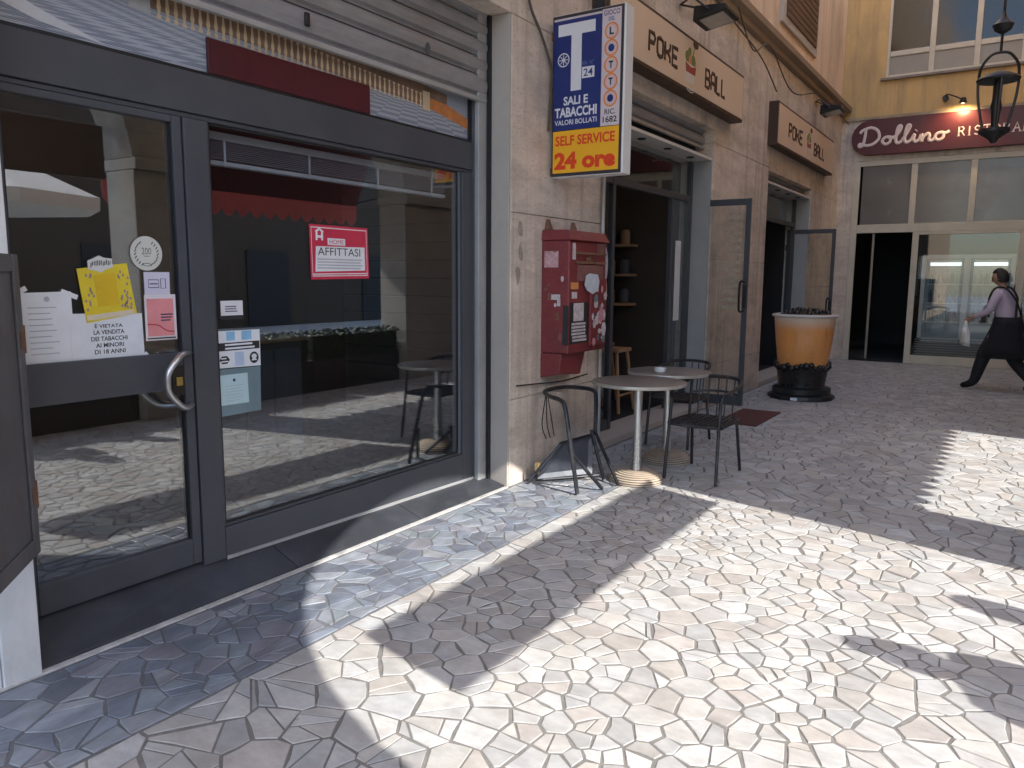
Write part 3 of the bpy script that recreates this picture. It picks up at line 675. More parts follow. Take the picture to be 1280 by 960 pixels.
p2 = sheet('notice', 'wide bluish white notice with bold Italian tobacco-age warning on the door glass', 'notice', [(1.66, 1.118), (1.978, 1.138), (1.975, 1.352), (1.66, 1.36)], PAPER, .0016, .0024)
tf = G.sub(1.818, 1.25, .0)
for k, s in enumerate(('È VIETATA', 'LA VENDITA', 'DEI TABACCHI', 'AI MINORI', 'DI 18 ANNI')):
    text(p2, 'lettering', s, G, 1.822, 1.305-k*.028, .16*(len(s)+1)/13, .019, BLACKP, .0028, fat=.02)
lines(p2, 1.70, 1.965, 1.135, 1.165, 2, FAINT, .003, .0026)
for a, b, t_ in ((1.47, 1.45, .5), (1.665, 1.44, -.4), (1.965, 1.15, .7)):
    fr = G.sub(a, b, t_); plate(fr, rect(-.035, -.01, .035, .01), .0026, .003).build('tape', mat('sticky_tape', (.78, .80, .82), .25, 0, .05, 9, 0), p1 if a < 1.7 else p2)
YEL = mat('yellow_card', (.72, .56, .03), .45, 0, .08, 14, .1, 18)
p3 = sheet('poster', 'crooked bright yellow poster with a badge on top, stuck over the white notice', 'poster', [(1.728, 1.318), (1.952, 1.352), (1.918, 1.572), (1.70, 1.545)], YEL, .003, .004)
fr = G.sub(1.825, 1.45, .10); plate(fr, rect(-.05, -.06, .045, .075), .0042, .0046).build('print_block', mat('deep_yellow', (.68, .45, .015), .5, 0, .1, 9, 0), p3)
plate(fr, rect(-.105, -.112, .105, -.09), .0042, .0046).build('print_strip', mat('pale_strip', (.66, .58, .42), .5, 0, .1, 9, 0), p3)
mb = MB()
for k in range(34):
    a = R_.choice((-1, 1))*R_.uniform(.055, .10); b = R_.uniform(-.08, .09); plate(fr, rect(a-.004, b-.006, a+.004, b+.006), .0042, .0046, mb)
mb.build('print_dots', mat('purple_print', (.30, .22, .25), .5, 0, .1, 9, 0), p3, kind='stuff')
plate(fr, [(-.045+R_.uniform(-.004, .004)+.062*math.cos(t*.524)*(1 if t % 2 else .82)+.03, .118+.036*math.sin(t*.524)*(1 if t % 2 else .8)) for t in range(12)], .0048, .0058).build('badge', mat('badge_white', (.62, .62, .60), .5, 0, .1, 9, 0), p3)
mb = MB()
for k in range(12):
    a = -.055+.0075*k; stroke(mb, fr, [(a, .105+R_.uniform(0, .01)), (a+.004, .135-R_.uniform(0, .01))], .004, .006)
mb.build('badge_print', BLACKP, p3)
CREAMS = mat('cream_sticker', (.60, .60, .54), .5, 0, .06, 9, 0)
p4 = sheet('sticker', 'round cream sticker with the number 200 in a wreath on the door glass', 'sticker', ell(2.014, 1.617, .076, n=36), CREAMS)
GRN = mat('grey_green_print', (.10, .11, .09), .6, 0, .1, 9, 0)
text(p4, 'lettering', '200', G, 2.014, 1.627, .045, .030, GRN, .0018)
mb = MB()
for sgn in (-1, 1):
    for k in range(9):
        t = -1.15+k*.27; a = 2.014+sgn*.054*math.cos(t); b = 1.617+.054*math.sin(t); stroke(mb, G, [(a-.004, b-.005), (a+.005, b+.006)], .005, .0016)
stroke(mb, G, ell(2.014, 1.567, .018, .006, 14), .003, .0016, closed=True); stroke(mb, G, [(2.0, 1.605), (2.028, 1.605)], .003, .0016)
mb.build('wreath', GRN, p4, kind='stuff')
p5 = sheet('sticker', 'small pale lilac sticker with a card outline, under the round cream sticker', 'sticker', [(1.995, 1.425), (2.118, 1.425), (2.12, 1.535), (1.995, 1.535)], mat('lilac_paper', (.62, .60, .72), .5, 0, .05, 9, 0))
mb = MB()
for poly in (rect(2.015, 1.465, 2.065, 1.50), rect(2.075, 1.462, 2.098, 1.505)): stroke(mb, G, poly, .004, .0016, closed=True)
stroke(mb, G, [(2.02, 1.482), (2.06, 1.482)], .005, .0016); mb.build('print', INK, p5)
p6 = sheet('leaflet', 'pink leaflet with white border on the door glass, above the handle', 'leaflet', [(1.988, 1.226), (2.143, 1.226), (2.143, 1.434), (1.99, 1.434)], mat('white_leaflet', (.72, .68, .70), .5, 0, .05, 9, 0), .002, .0026)
plate(G, rect(2.0, 1.245, 2.13, 1.415), .0028, .0032).build('print_block', mat('pink_print', (.72, .27, .28), .5, 0, .1, 12, 0), p6)
lines(p6, 2.065, 2.125, 1.31, 1.35, 3, INK, .006, .0034); stroke(mb2 := MB(), G, [(2.0, 1.30), (2.05, 1.295), (2.09, 1.27), (2.13, 1.262)], .006, .0034, 5); mb2.build('print', mat('red_print', (.5, .05, .07), .5, 0, .1, 9, 0), p6)
lines(p6, 1.995, 2.135, 1.228, 1.243, 1, BLACKP, .006, .0034, jag=0)
p7 = sheet('sticker', 'little white and black sticker alone at the left edge of the window glass', 'sticker', [(2.385, 1.31), (2.515, 1.31), (2.515, 1.398), (2.385, 1.398)], mat('white_sticker', (.70, .70, .73), .5, 0, .05, 9, 0))
plate(G, rect(2.385, 1.305, 2.516, 1.325), .0016, .002).build('print_strip', BLACKP, p7); lines(p7, 2.41, 2.49, 1.34, 1.375, 3, INK, .005)
p8 = sheet('poster', 'white and light blue hygiene poster with black hand and mask icons on the window', 'poster', [(2.345, 1.066), (2.612, 1.06), (2.612, 1.248), (2.34, 1.25)], PAPER)
BLU = mat('sky_blue_print', (.25, .50, .72), .5, 0, .15, 20, 0)
plate(G, rect(2.41, 1.20, 2.46, 1.245), .0016, .002).build('print_block', BLU, p8); plate(G, rect(2.50, 1.20, 2.56, 1.245), .0016, .002).build('print_block', BLU, p8); plate(G, rect(2.455, 1.07, 2.51, 1.14), .0016, .002).build('print_block', mat('pale_blue_print', (.45, .55, .72), .5, 0, .1, 9, 0), p8)
plate(G, rect(2.343, 1.15, 2.608, 1.19), .0016, .002).build('print_strip', BLACKP, p8); lines(p8, 2.40, 2.58, 1.152, 1.188, 2, PAPER, .009, .0021, jag=.2)
plate(G, ell(2.572, 1.105, .028, .03), .0016, .002).build('icon', BLACKP, p8); plate(G, ell(2.572, 1.112, .016, .012), .0021, .0024).build('icon', PAPER, p8); plate(G, [(2.555, 1.09), (2.589, 1.09), (2.58, 1.105), (2.564, 1.105)], .0021, .0024).build('icon', PAPER, p8)
plate(G, ell(2.395, 1.105, .03, .022, 6), .0016, .002).build('icon', BLACKP, p8); lines(p8, 2.375, 2.415, 1.09, 1.12, 2, PAPER, .006, .0021)
p9 = sheet('folder', 'teal plastic folder with a white sheet inside, low on the window by the mullion', 'notice', [(2.352, .822), (2.604, .826), (2.609, 1.056), (2.345, 1.06)], mat('teal_plastic', (.16, .24, .27), .35, 0, .1, 5, .03, 20))
plate(G, [(2.365, .878), (2.53, .876), (2.527, 1.03), (2.362, 1.03)], .0016, .002).build('sheet', mat('aqua_paper', (.45, .62, .66), .5, 0, .06, 9, 0), p9)
lines(p9, 2.39, 2.50, .89, .98, 6, FAINT, .003, .0022); plate(G, ell(2.445, 1.0, .008), .0022, .0025).build('stamp', INK, p9)
REDS = mat('letting_red', (.55, .035, .075), .45, 0, .08, 9, 0)
pa = sheet('letting_sign', 'red and white AFFITTASI letting sign stuck in the middle of the big window', 'sign', [(2.972, 1.503), (3.427, 1.511), (3.421, 1.806), (2.966, 1.806)], REDS, .0006, .002)
WPR = mat('white_print', (.74, .74, .76), .5, 0, .05, 9, 0)
plate(G, [(3.004, 1.547), (3.394, 1.557), (3.392, 1.692), (3.012, 1.687)], .0022, .0026).build('print_block', WPR, pa)
plate(G, rect(3.10, 1.697, 3.235, 1.735), .0022, .0026).build('print_block', WPR, pa); text(pa, 'lettering', 'HOME', G, 3.168, 1.716, .11, .024, REDS, .003)
text(pa, 'lettering', 'AFFITTASI', G, 3.19, 1.660, .33, .044, BLACKP, .003)
lines(pa, 3.02, 3.38, 1.56, 1.625, 4, FAINT, .008, .0028, jag=.1); 
mb = MB(); stroke(mb, G, [(2.985, 1.522), (3.412, 1.529), (3.408, 1.79), (2.98, 1.79)], .006, .002, closed=True); stroke(mb, G, [(2.985, 1.533), (3.41, 1.54)], .006, .002)
for pts in ([(3.02, 1.72), (3.02, 1.765)], [(3.06, 1.72), (3.06, 1.765)], [(3.02, 1.74), (3.06, 1.74)], [(3.012, 1.765), (3.04, 1.783), (3.068, 1.765)]): stroke(mb, G, pts, .014, .002)
mb.build('print', WPR, pa)

# ---------------------------------------------------------------- tobacconist's blue T sign
ts = thing('tobacco_sign', 'projecting illuminated box sign with white T on navy blue and yellow self service panel', 'sign', (5.165, 2.72, 2.27))
TX = 5.1; T = FX(TX)
box((TX, 2.415, 2.262), (TX+.13, 3.0, 3.405)).build('case', WHITE, ts, bevel=.006)
NAVY = mat('navy_blue', (.012, .028, .16), .35, 0, .08, 5, 0); ORNG = mat('yellow_orange', (.85, .42, .015), .4, 0, .06, 5, 0); PALE = mat('pale_pink_panel', (.60, .52, .55), .45, 0, .06, 5, 0)
REDP = mat('red_print_bright', (.72, .055, .01), .4, 0, .05, 5, 0); DKF = mat('dark_sign_edge', (.03, .025, .03), .45, 0, .1, 8, 0)
def bx(y0, y1, z0, z1, c0, c1): return plate(T, rect(-y0, z0, -y1, z1), c0, c1)
bx(2.997, 2.43, 2.268, 3.40, .0002, .003).build('sign_face', DKF, ts)
bx(2.985, 2.60, 2.597, 3.362, .0032, .005).build('blue_panel', NAVY, ts)
bx(2.985, 2.60, 3.364, 3.378, .0032, .005).build('trim_strip', PALE, ts); bx(2.597, 2.450, 2.597, 3.385, .0032, .005).build('lotto_panel', PALE, ts)
bx(2.985, 2.450, 2.292, 2.592, .0032, .005).build('yellow_panel', ORNG, ts)
SW = mat('sign_white', (.70, .70, .74), .4, 0, .05, 5, 0)
plate(T, [(-2.950, 3.335), (-2.950, 3.255), (-2.842, 3.255), (-2.842, 2.868), (-2.758, 2.868), (-2.758, 3.255), (-2.650, 3.255), (-2.650, 3.335)][::-1], .0052, .0066).build('letter_t', SW, ts)
mb = MB(); stroke(mb, T, ell(-2.905, 3.09, .045, n=20), .008, .0056, closed=True)
for k in range(4): stroke(mb, T, [(-2.905+.036*math.cos(k*.785), 3.09+.036*math.sin(k*.785)), (-2.905-.036*math.cos(k*.785), 3.09-.036*math.sin(k*.785))], .006, .0056)
mb.build('emblem', SW, ts)
text(ts, 'lettering', 'RIV. N°', T, -2.705, 3.048, .095, .03, mat('faded_sign_blue', (.16, .2, .36), .4, 0, .05, 5, 0), .0054)
plate(T, rect(-2.752, 2.945, -2.652, 3.022), .0052, .006).build('number_plate', SW, ts); text(ts, 'number', '24', T, -2.702, 2.983, .075, .052, NAVY, .0066, fat=.01)
for s, b, wd, h, f_ in (('SALI E', 2.802, .20, .062, .03), ('TABACCHI', 2.722, .345, .07, .035), ('VALORI BOLLATI', 2.652, .345, .036, .012)): text(ts, 'lettering', s, T, -2.80, b, wd, h, SW, .0056, fat=f_)
text(ts, 'lettering', 'SELF SERVICE', T, -2.722, 2.522, .485, .072, REDP, .0056, fat=.03); text(ts, 'lettering', '24 ore', T, -2.722, 2.378, .50, .125, REDP, .0056, fat=.05)
text(ts, 'lettering', 'GIOCO', T, -2.523, 3.358, .125, .034, NAVY, .0056, fat=.01); text(ts, 'lettering', 'DEL', T, -2.523, 3.316, .05, .026, NAVY, .0056, fat=.01)
RING = mat('orange_ring', (.72, .22, .03), .45, 0, .1, 8, 0)
for k, s in enumerate('LOTTO'):
    zc = 3.235-.113*k; mb = MB(); stroke(mb, T, ell(-2.523, zc, .049, .052, 20), .011, .0054, closed=True); r = mb.build('ring', RING, ts)
    mb = MB(); stroke(mb, T, ell(-2.523, zc, .036, .039, 18), .008, .0054, closed=True); mb.build('inner_ring', mat('pink_ring', (.70, .40, .38), .45, 0, .1, 8, 0), ts)
    if s == 'O': plate(T, ell(-2.523, zc, .024, .026, 16), .0052, .0062).build('letter_o', NAVY, ts)
    else: text(ts, 'lettering', s, T, -2.523, zc, .034, .05, BLACKP, .006, fat=.04)
text(ts, 'lettering', 'RIC.', T, -2.523, 2.692, .085, .036, BLACKP, .0056, fat=.015); text(ts, 'lettering', '1682', T, -2.523, 2.64, .11, .042, BLACKP, .0056, fat=.02)
for z in (3.28, 2.31):
    box((TX+.03, 3.001, z-.03), (TX+.10, 3.031, z+.03)).build('bracket', RUST, ts, bevel=.004)
box((TX+.03, 2.60, 3.406), (TX+.07, 2.68, 3.50)).build('lug', BLACK, ts)

# ---------------------------------------------------------------- the poke shop: two long signs, doors
SIGNC = mat('cream_sign_face', (.70, .54, .39), .45, 0, .05, 3, .01, 20, dirt=(.45, .33, .22), damt=.2); BROWN = mat('brown_letters', (.05, .022, .012), .5, 0, .1, 9, 0)
GL = {'P': [[(.05, 0), (.05, 1), (.75, 1), (.95, .8), (.75, .5), (.05, .5)]], 'O': [[(.1, .1), (.05, .5), (.1, .9), (.5, 1), (.9, .9), (.95, .5), (.9, .1), (.5, 0), (.1, .1)]],
      'K': [[(.05, 0), (.05, 1)], [(.05, .5), (.5, .5), (.85, .72), (.9, 1)], [(.5, .5), (.85, .28), (.9, 0)]], 'E': [[(.9, 1), (.05, 1), (.05, 0), (.9, 0)], [(.05, .5), (.75, .5)]],
      'B': [[(.05, .5), (.8, .5), (.9, .75), (.75, 1), (.05, 1), (.05, 0), (.8, 0), (.95, .25), (.8, .5)]], 'A': [[(.05, 0), (.05, .8), (.25, 1), (.75, 1), (.95, .8), (.95, 0)], [(.05, .42), (.95, .42)]], 'L': [[(.05, 1), (.05, 0), (.8, 0)]]}
def pokesign(label, x0, x1, y, z0, z1, word1, word2, bowl, wd):
    s = thing('shop_sign', label, 'sign', ((x0+x1)/2, (y+YF)/2, z0))
    box((x0, y, z0), (x1, 3.029, z1)).build('case', BROWN, s, bevel=.004)
    F = FY(y); plate(F, rect(x0+.03, z0+.03, x1-.03, z1-.03), .0005, .006).build('sign_face', SIGNC, s)
    for wrd, (a0, a1, b0, b1) in ((('P','O','K','E'), word1), (('B','A','L','L'), word2)):
        st = (a1-a0)/4
        for k, ch in enumerate(wrd):
            mb = MB()
            for pl in GL[ch]: stroke(mb, F, [(a0+st*(k+.82*p), b0+(b1-b0)*q) for p, q in pl], wd, .0075)
            mb.build('letter_'+ch.lower(), BROWN, s)
    bx_, bz, k = bowl
    P = lambda pts: [(bx_+a*k, bz+b*k) for a, b in pts]
    plate(F, P([(-.5, .1), (-.38, -.5), (.3, -.5), (.45, .1)]), .0062, .009).build('cup_print', mat('cup_white', (.66, .62, .55), .5, 0, .05, 9, 0), s)
    plate(F, P([(-.5, .1), (-.44, -.18), (.38, -.18), (.45, .1), (0, .02)]), .0092, .0105).build('cup_band', mat('cup_red', (.34, .05, .04), .5, 0, .1, 9, 0), s)
    gr = mat('cup_green', (.16, .22, .06), .5, 0, .3, 30, 0); sa = mat('cup_salmon', (.62, .26, .14), .5, 0, .2, 20, 0)
    for a, b, r, mm in ((-.35, .3, .17, gr), (-.1, .22, .2, sa), (.2, .25, .18, gr), (-.15, .48, .13, gr), (.35, .2, .1, sa)): plate(F, ell(bx_+a*k, bz+b*k, r*k, n=12), .0064+.0003*a, .0088+.0004*b).build('garnish_print', mm, s)
    mb = MB(); stroke(mb, F, P([(.1, .3), (.32, .75)]), .018, .0075); mb.build('straw_print', gr, s)
    plate(F, ell(bx_+.38*k, bz+.8*k, .24*k, .13*k, 14), .0066, .0096).build('lid_print', BROWN, s)
    mb = MB()
    for q in (-.62, -.7): stroke(mb, F, P([(-.3, q), (.05, q-.06), (.32, q)]), .012, .0075, 4)
    mb.build('wave_print', SIGNC if False else mat('cup_white'[:8]+'_line', (.7, .66, .6), .5, 0, .05, 9, 0), s)
    return s
pokesign('long cream fascia sign with brown POKE BALL lettering over the nearer opening', 5.75, 9.30, 2.88, 3.345, 3.865, (6.53, 7.25, 3.50, 3.66), (7.98, 8.66, 3.49, 3.66), (7.56, 3.575, .30), .042)
pokesign('smaller looking cream POKE BALL sign further along, over the second opening', 10.93, 14.62, 2.90, 3.335, 3.91, (11.5, 12.35, 3.52, 3.70), (13.1, 13.9, 3.49, 3.66), (12.75, 3.59, .28), .045)
shutter('short rolled-up steel shutter under the nearer cream fascia sign', 6.03, 8.79, 3.16, 2.99, 3.30, .10)
shutter('short rolled-up steel shutter under the second cream sign', 11.09, 13.71, 3.16, 2.90, 3.12, .10)
SOFF = mat('white_soffit', (.66, .64, .60), .6, 0, .06, 4, 0)
def pokefront(label, x0, x1, zt, side):
    p = thing('shopfront', label, 'shopfront', ((x0+x1)/2, 3.3, 0))
    box((x0+.005, 3.045, zt), (x1-.005, 3.415, zt+.03)).build('soffit', SOFF, p)
    for k in range(4): MB().lathe((x0+.4+k*(x1-x0-.8)/3, 3.16, zt-.012), [(.035, 0), (.045, .011)], 14).build('downlight', BLACK, p)
    box((x1-.03, 3.045, .06), (x1-.004, 3.33, zt-.002)).build('jamb_panel', mat('grey_jamb', (.36, .37, .37), .5, 0, .06, 4, .02, 40, dirt=(.28, .27, .25)), p)
    box((x0+.004, 3.045, .06), (x0+.03, 3.33, zt-.002)).build('jamb_panel', FRAME, p)
    box((x0+.005, 3.04, -.01), (x1-.005, 3.42, .055)).build('step', SMOOTHSTONE, p, bevel=.005)
    box((x0+.01, 3.25, zt+.032), (x1-.01, 3.415, 3.199 if x0 < 8 else 3.018)).build('leak_backing', DARK, p)  # added backing that keeps light from leaking in above the soffit
    a, b = x0+.04, x1-.04
    for u, v in ((a, a+.05), (a+.62, a+.68), (b-.05, b)): box((u, 3.25, .06), (v, 3.31, zt-.004)).build('frame_post', FRAME, p, bevel=.004)
    box((a+.052, 3.255, 2.40), (b-.052, 3.305, 2.47)).build('transom_bar', FRAME, p, bevel=.004)
    box((a+.052, 3.255, .062), (a+.618, 3.305, .16)).build('bottom_rail', FRAME, p, bevel=.004)
    box((a+.05, 3.275, .16), (a+.62, 3.283, 2.40)).build('glass_pane', CLEAR, p); box((a+.05, 3.275, 2.472), (b-.05, 3.283, zt-.006)).build('glass_pane', CLEAR, p)
    if side:   # fixed leaf next to the right jamb
        for u, v in ((b-.60, b-.55), (b-.10, b-.052)): box((u, 3.255, .065), (v, 3.305, 2.398)).build('leaf_stile', FRAME, p, bevel=.004)
        box((b-.548, 3.275, .065), (b-.102, 3.283, 2.398)).build('glass_pane', CLEAR, p)
        plate(FY(3.274), rect(b-.42, 1.05, b-.25, 1.95), .0004, .001).build('notice_strip', PAPER, p)
    return p
def leaf(label, x, y0, y1, zb, zt, hz):
    l = thing('glass_door', label, 'door', (x, y0, zb))
    F_ = .055
    box((x-.02, y1, zb), (x+.02, y1+F_, zt)).build('stile', FRAME, l, bevel=.004); box((x-.02, y0-F_, zb), (x+.02, y0, zt)).build('stile', FRAME, l, bevel=.004)
    box((x-.019, y1+F_+.001, zt-.07), (x+.019, y0-F_-.001, zt)).build('top_rail', FRAME, l, bevel=.004); box((x-.019, y1+F_+.001, zb), (x+.019, y0-F_-.001, zb+.11)).build('bottom_rail', FRAME, l, bevel=.004)
    box((x-.004, y1+F_, zb+.11), (x+.004, y0-F_, zt-.07)).build('glass_pane', CLEAR, l)
    MB().tube(smoothp([(x-.02, y1+.03, hz-.16), (x-.07, y1+.06, hz-.17), (x-.08, y1+.07, hz-.1), (x-.08, y1+.07, hz+.1), (x-.07, y1+.06, hz+.17), (x-.02, y1+.03, hz+.16)], 4), .013, 8).build('handle', BLACK, l, smooth=True)
    box((x-.028, y1+.005, hz-.13), (x-.0205, y1+.05, hz+.13)).build('lock_plate', BLACK, l)
    for z in (zb+.25, zt-.3): MB().tube([(x, y0+.008, z-.05), (x, y0+.008, z+.05)], .013, 8).build('hinge', BLACK, l)
    return l
pokefront('dark glazed poke shop entrance with white soffit and four small downlights, nearer opening', 6.02, 8.80, 2.86, True)
pokefront('second poke shop opening in shade behind the giant orange cup, with white soffit', 11.08, 13.72, 2.86, False)
la = leaf('open glass door leaf with dark frame and black handle, standing out from the poke shop entrance', 8.80, 3.24, 2.575, .07, 2.42, 1.33)
MT = mat('menu_print', (.42, .34, .25), .6, 0, .2, 20, 0); 
mb = MB(); F = FX(8.796)
for k in range(13):
    z = 2.2-k*.085; l_ = R_.uniform(.12, .22)
    plate(F, rect(-2.66-l_, z, -2.66, z+.045), .0003, .0008, mb)
mb.build('menu_lettering', MT, la, kind='stuff')
leaf('open glass door leaf of the second poke shop opening, right behind the giant cup', 13.70, 3.38, 2.60, .02, 2.36, 1.05)
mt_ = tag(box((8.0, 2.18, -.003), (9.0, 2.62, .012)).build('doormat', mat('dark_red_mat', (.10, .03, .025), .95, 0, .25, 30, .5, 160, dirt=(.05, .03, .03)), loc=(8.5, 2.4, 0), bevel=.004), 'dark red doormat lying on the paving before the poke shop', 'doormat')
# furniture just inside the poke shop
def hstool(x, y, l, gr=None):
    s = thing('high_stool', l, 'stool', (x, y, .056), gr); 
    box((x-.17, y-.17, .72), (x+.17, y+.17, .76)).build('seat', WOOD, s, bevel=.008)
    for a in (-1, 1):
        for b in (-1, 1): MB().tube([(x+a*.20, y+b*.20, .056), (x+a*.13, y+b*.13, .722)], .02, 6).build('leg', WOOD, s)
    for a in (-1, 1): MB().tube([(x-.18, y+a*.18, .25), (x+.18, y+a*.18, .25)], .013, 6).build('stretcher', WOOD, s)
    return s
hstool(7.75, 3.75, 'pale wooden high stool in the dim poke shop, nearer the doorway', None); hstool(8.25, 4.2, 'pale wooden high stool in the dim poke shop, further in', None)
it = thing('counter', 'dark serving counter deep inside the poke shop', 'counter', (7.6, 6.0, .03)); box((6.6, 5.7, .03), (8.7, 6.3, 1.05)).build('body', DGREY, it, bevel=.01); box((6.55, 5.65, 1.052), (8.72, 6.35, 1.10)).build('top', WOOD, it, bevel=.006)
il = thing('pendant_lamp', 'tiny lit pendant lamp inside the poke shop', 'lamp', (8.1, 5.0, 2.25)); MB().blob((8.1, 5.0, 2.25), .04).build('bulb', mat('lit_bulb', (1, .8, .5), .5, 0, 0, 5, 0, emit=((1, .75, .45), 4)), il, smooth=True)
MB().tube([(8.1, 5.0, 2.29), (8.1, 5.0, 3.049)], .005, 6).build('flex', BLACK, il)

# shelves and menu boards on the poke shop's walls
sh = thing('wall_shelf', 'wooden shelves with jars on the right wall inside the poke shop', 'shelf', (8.6, 4.6, 1.2))
for z in (1.2, 1.55, 1.9):
    box((8.45, 3.9, z), (8.715, 5.6, z+.03)).build('board', WOOD, sh)
    for k in range(9): MB().lathe((8.58, 4.0+k*.18, z+.031), [(.05, 0), (.055, .02), (.055, .14), (.035, .17)], 10).build('jar', R_.choice((MATS['louvre_grey'] if 'louvre_grey' in MATS else DGREY, DGREY, WOOD, MATS['lens_glass'] if 'lens_glass' in MATS else WOOD, DGREY)), sh, smooth=True)
mn = thing('menu_board', 'pale menu board hanging over the counter inside the poke shop', 'sign', (7.6, 7.55, 2.0)); box((6.6, 7.54, 1.75), (8.5, 7.58, 2.45)).build('board', SIGNC, mn)
lines(mn, 6.7, 8.4, 1.8, 2.4, 7, BROWN, .03, .001, FY(7.539))
tb2 = thing('bistro_table', 'square wooden table inside the poke shop doorway', 'table', (7.1, 4.3, .03)); box((6.8, 4.0, .74), (7.4, 4.6, .77)).build('table_top', WOOD, tb2, bevel=.006)
for a in (6.84, 7.36):
    for b in (4.04, 4.56): box((a-.02, b-.02, .03), (a+.02, b+.02, .739)).build('leg', WOOD, tb2)
# spotlights over the signs
def flood(label, x, y, z, s=1):
    f = thing('floodlight', label, 'floodlight', (x, 2.95, z+.05), 'floodlights over the shop signs')
    W_ = .21*s
    MB().hexa([(x-W_,y-.17*s,z),(x+W_,y-.17*s,z),(x+W_*.9,y+.16*s,z-.06),(x-W_*.9,y+.16*s,z-.06),(x-W_,y-.17*s,z+.05),(x+W_,y-.17*s,z+.05),(x+W_*.8,y+.16*s,z+.09),(x-W_*.8,y+.16*s,z+.09)]).build('housing', BLACK, f, bevel=.012)
    MB().hexa([(x-W_*.8,y-.13*s,z-.012),(x+W_*.8,y-.13*s,z-.012),(x+W_*.75,y+.10*s,z-.054),(x-W_*.75,y+.10*s,z-.054),(x-W_*.8,y-.13*s,z-.009),(x+W_*.8,y-.13*s,z-.009),(x+W_*.75,y+.10*s,z-.051),(x-W_*.75,y+.10*s,z-.051)]).build('lens', mat('lens_glass', (.45, .43, .38), .15, 0, .1, 9, 0), f)
    for a in (-1, 1): MB().tube([(x+a*W_*1.04, y, z+.02), (x+a*W_*1.04, y+.16, z+.16), (x, 3.02, z+.18)], .011, 6).build('arm', BLACK, f)
    return f
flood('black floodlight on an arm above the nearer cream fascia sign', 7.6, 2.66, 4.02)
flood('black floodlight under the cornice above the second cream sign', 13.6, 2.75, 4.22)

# ---------------------------------------------------------------- red box on the pier, covered in stickers
rb = thing('vending_box', 'battered dark red metal vending box covered in stickers, fixed on the stone pier', 'vending box', (5.3, 2.9, .76))
RED = mat('worn_red_paint', (.20, .030, .034), .5, .05, .18, 5, .08, 30, dirt=(.10, .03, .03), dscale=4, damt=.6, fine=(60, .3, (.3, .12, .1)))
box((5.02, 2.785, .955), (5.62, 3.027, 1.80)).build('body', RED, rb, bevel=.012)
box((5.335, 2.765, 1.0), (5.60, 2.784, 1.52)).build('front_panel', RED, rb, bevel=.006)
MB().hexa([(5.01,2.755,1.80),(5.63,2.755,1.80),(5.63,3.026,1.80),(5.01,3.026,1.80),(5.02,2.80,1.875),(5.62,2.80,1.875),(5.62,3.026,1.88),(5.02,3.026,1.88)]).build('hood', RED, rb, bevel=.008)
for z in (1.70, 1.63): box((5.12, 2.772, z), (5.60, 2.784, z+.018)).build('grille_bar', RUST, rb)
box((5.14, 2.776, 1.50), (5.55, 2.784, 1.62)).build('coin_plate', mat('rubbed_red', (.22, .10, .085), .6, .1, .3, 9, 0), rb)
MB().hexa([(5.02,2.86,.80),(5.36,2.86,.77),(5.36,3.026,.77),(5.02,3.026,.76),(5.02,2.84,.953),(5.40,2.84,.953),(5.40,3.026,.953),(5.02,3.026,.953)]).build('tray', RED, rb, bevel=.008)
for x in (5.06, 5.45): MB().hexa([(x,2.98,1.881),(x+.05,2.98,1.881),(x+.05,3.026,1.881),(x,3.026,1.881),(x+.02,3.0,1.96),(x+.03,3.0,1.96),(x+.03,3.026,1.96),(x+.02,3.026,1.96)]).build('lug', RUST, rb)
Fs = FX(5.0195); Ff = FY(2.7645); Fb = FY(2.7845); STW = mat('scuffed_sticker', (.60, .55, .56), .5, 0, .25, 25, 0, dirt=(.3, .2, .2), dscale=20, damt=.7)
def stk(fr, poly, mm=STW, c=.0006, par=rb): return plate(fr, poly, c, c+.0008).build('sticker', mm, par)
stk(Fs, rect(-3.0, 1.60, -2.88, 1.72), mat('pinkish_sticker', (.50, .30, .31), .5, 0, .35, 30, 0)); stk(Fs, rect(-2.965, 1.36, -2.86, 1.40)); stk(Fs, rect(-2.835, 1.02, -2.787, 1.32), BLACKP)
stk(Fb, rect(5.03, 1.03, 5.33, 1.34), BLACKP); 
q = stk(Fb, rect(5.09, 1.20, 5.25, 1.335), c=.0016); mb = MB()
for k in range(6): plate(Fb, rect(5.06+R_.uniform(0, .02), 1.045+k*.025, 5.31-R_.uniform(0, .03), 1.062+k*.025), .0016, .0022, mb)
mb.build('small_print', STW, rb)
stk(Fb, [(5.22, 1.47), (5.24, 1.54), (5.30, 1.56), (5.44, 1.55), (5.47, 1.50), (5.45, 1.43), (5.36, 1.40), (5.26, 1.43)], mat('pale_blue_sticker', (.55, .60, .66), .5, 0, .15, 12, 0), .0205)
stk(Fb, rect(5.04, 1.44, 5.16, 1.49), mat('orange_sticker', (.66, .28, .08), .5, 0, .1, 9, 0)); stk(Fb, rect(5.06, 1.37, 5.14, 1.42)); 
for k in range(26):
    a, b, s = R_.uniform(5.36, 5.575), R_.uniform(1.02, 1.44), R_.uniform(.012, .042)
    stk(Ff, ell(a, b, s, s*R_.uniform(.7, 1.6), R_.choice((4, 5, 8, 12)), R_.uniform(0, 1)), R_.choice((STW, STW, mat('pink_scrap', (.55, .25, .28), .5, 0, .3, 20, 0), mat('teal_scrap', (.10, .20, .22), .5, 0, .2, 9, 0))), .0006+.0003*k)
for k in range(9):
    a, b, s = R_.uniform(-2.99, -2.82), R_.uniform(.98, 1.76), R_.uniform(.006, .022); stk(Fs, ell(a, b, s, s*R_.uniform(.6, 2.2), R_.choice((4, 5, 7)), R_.uniform(0, 1)), R_.choice((STW, MATS['rubbed_red'], MATS['rusty_iron'])), .0024+.0002*k)
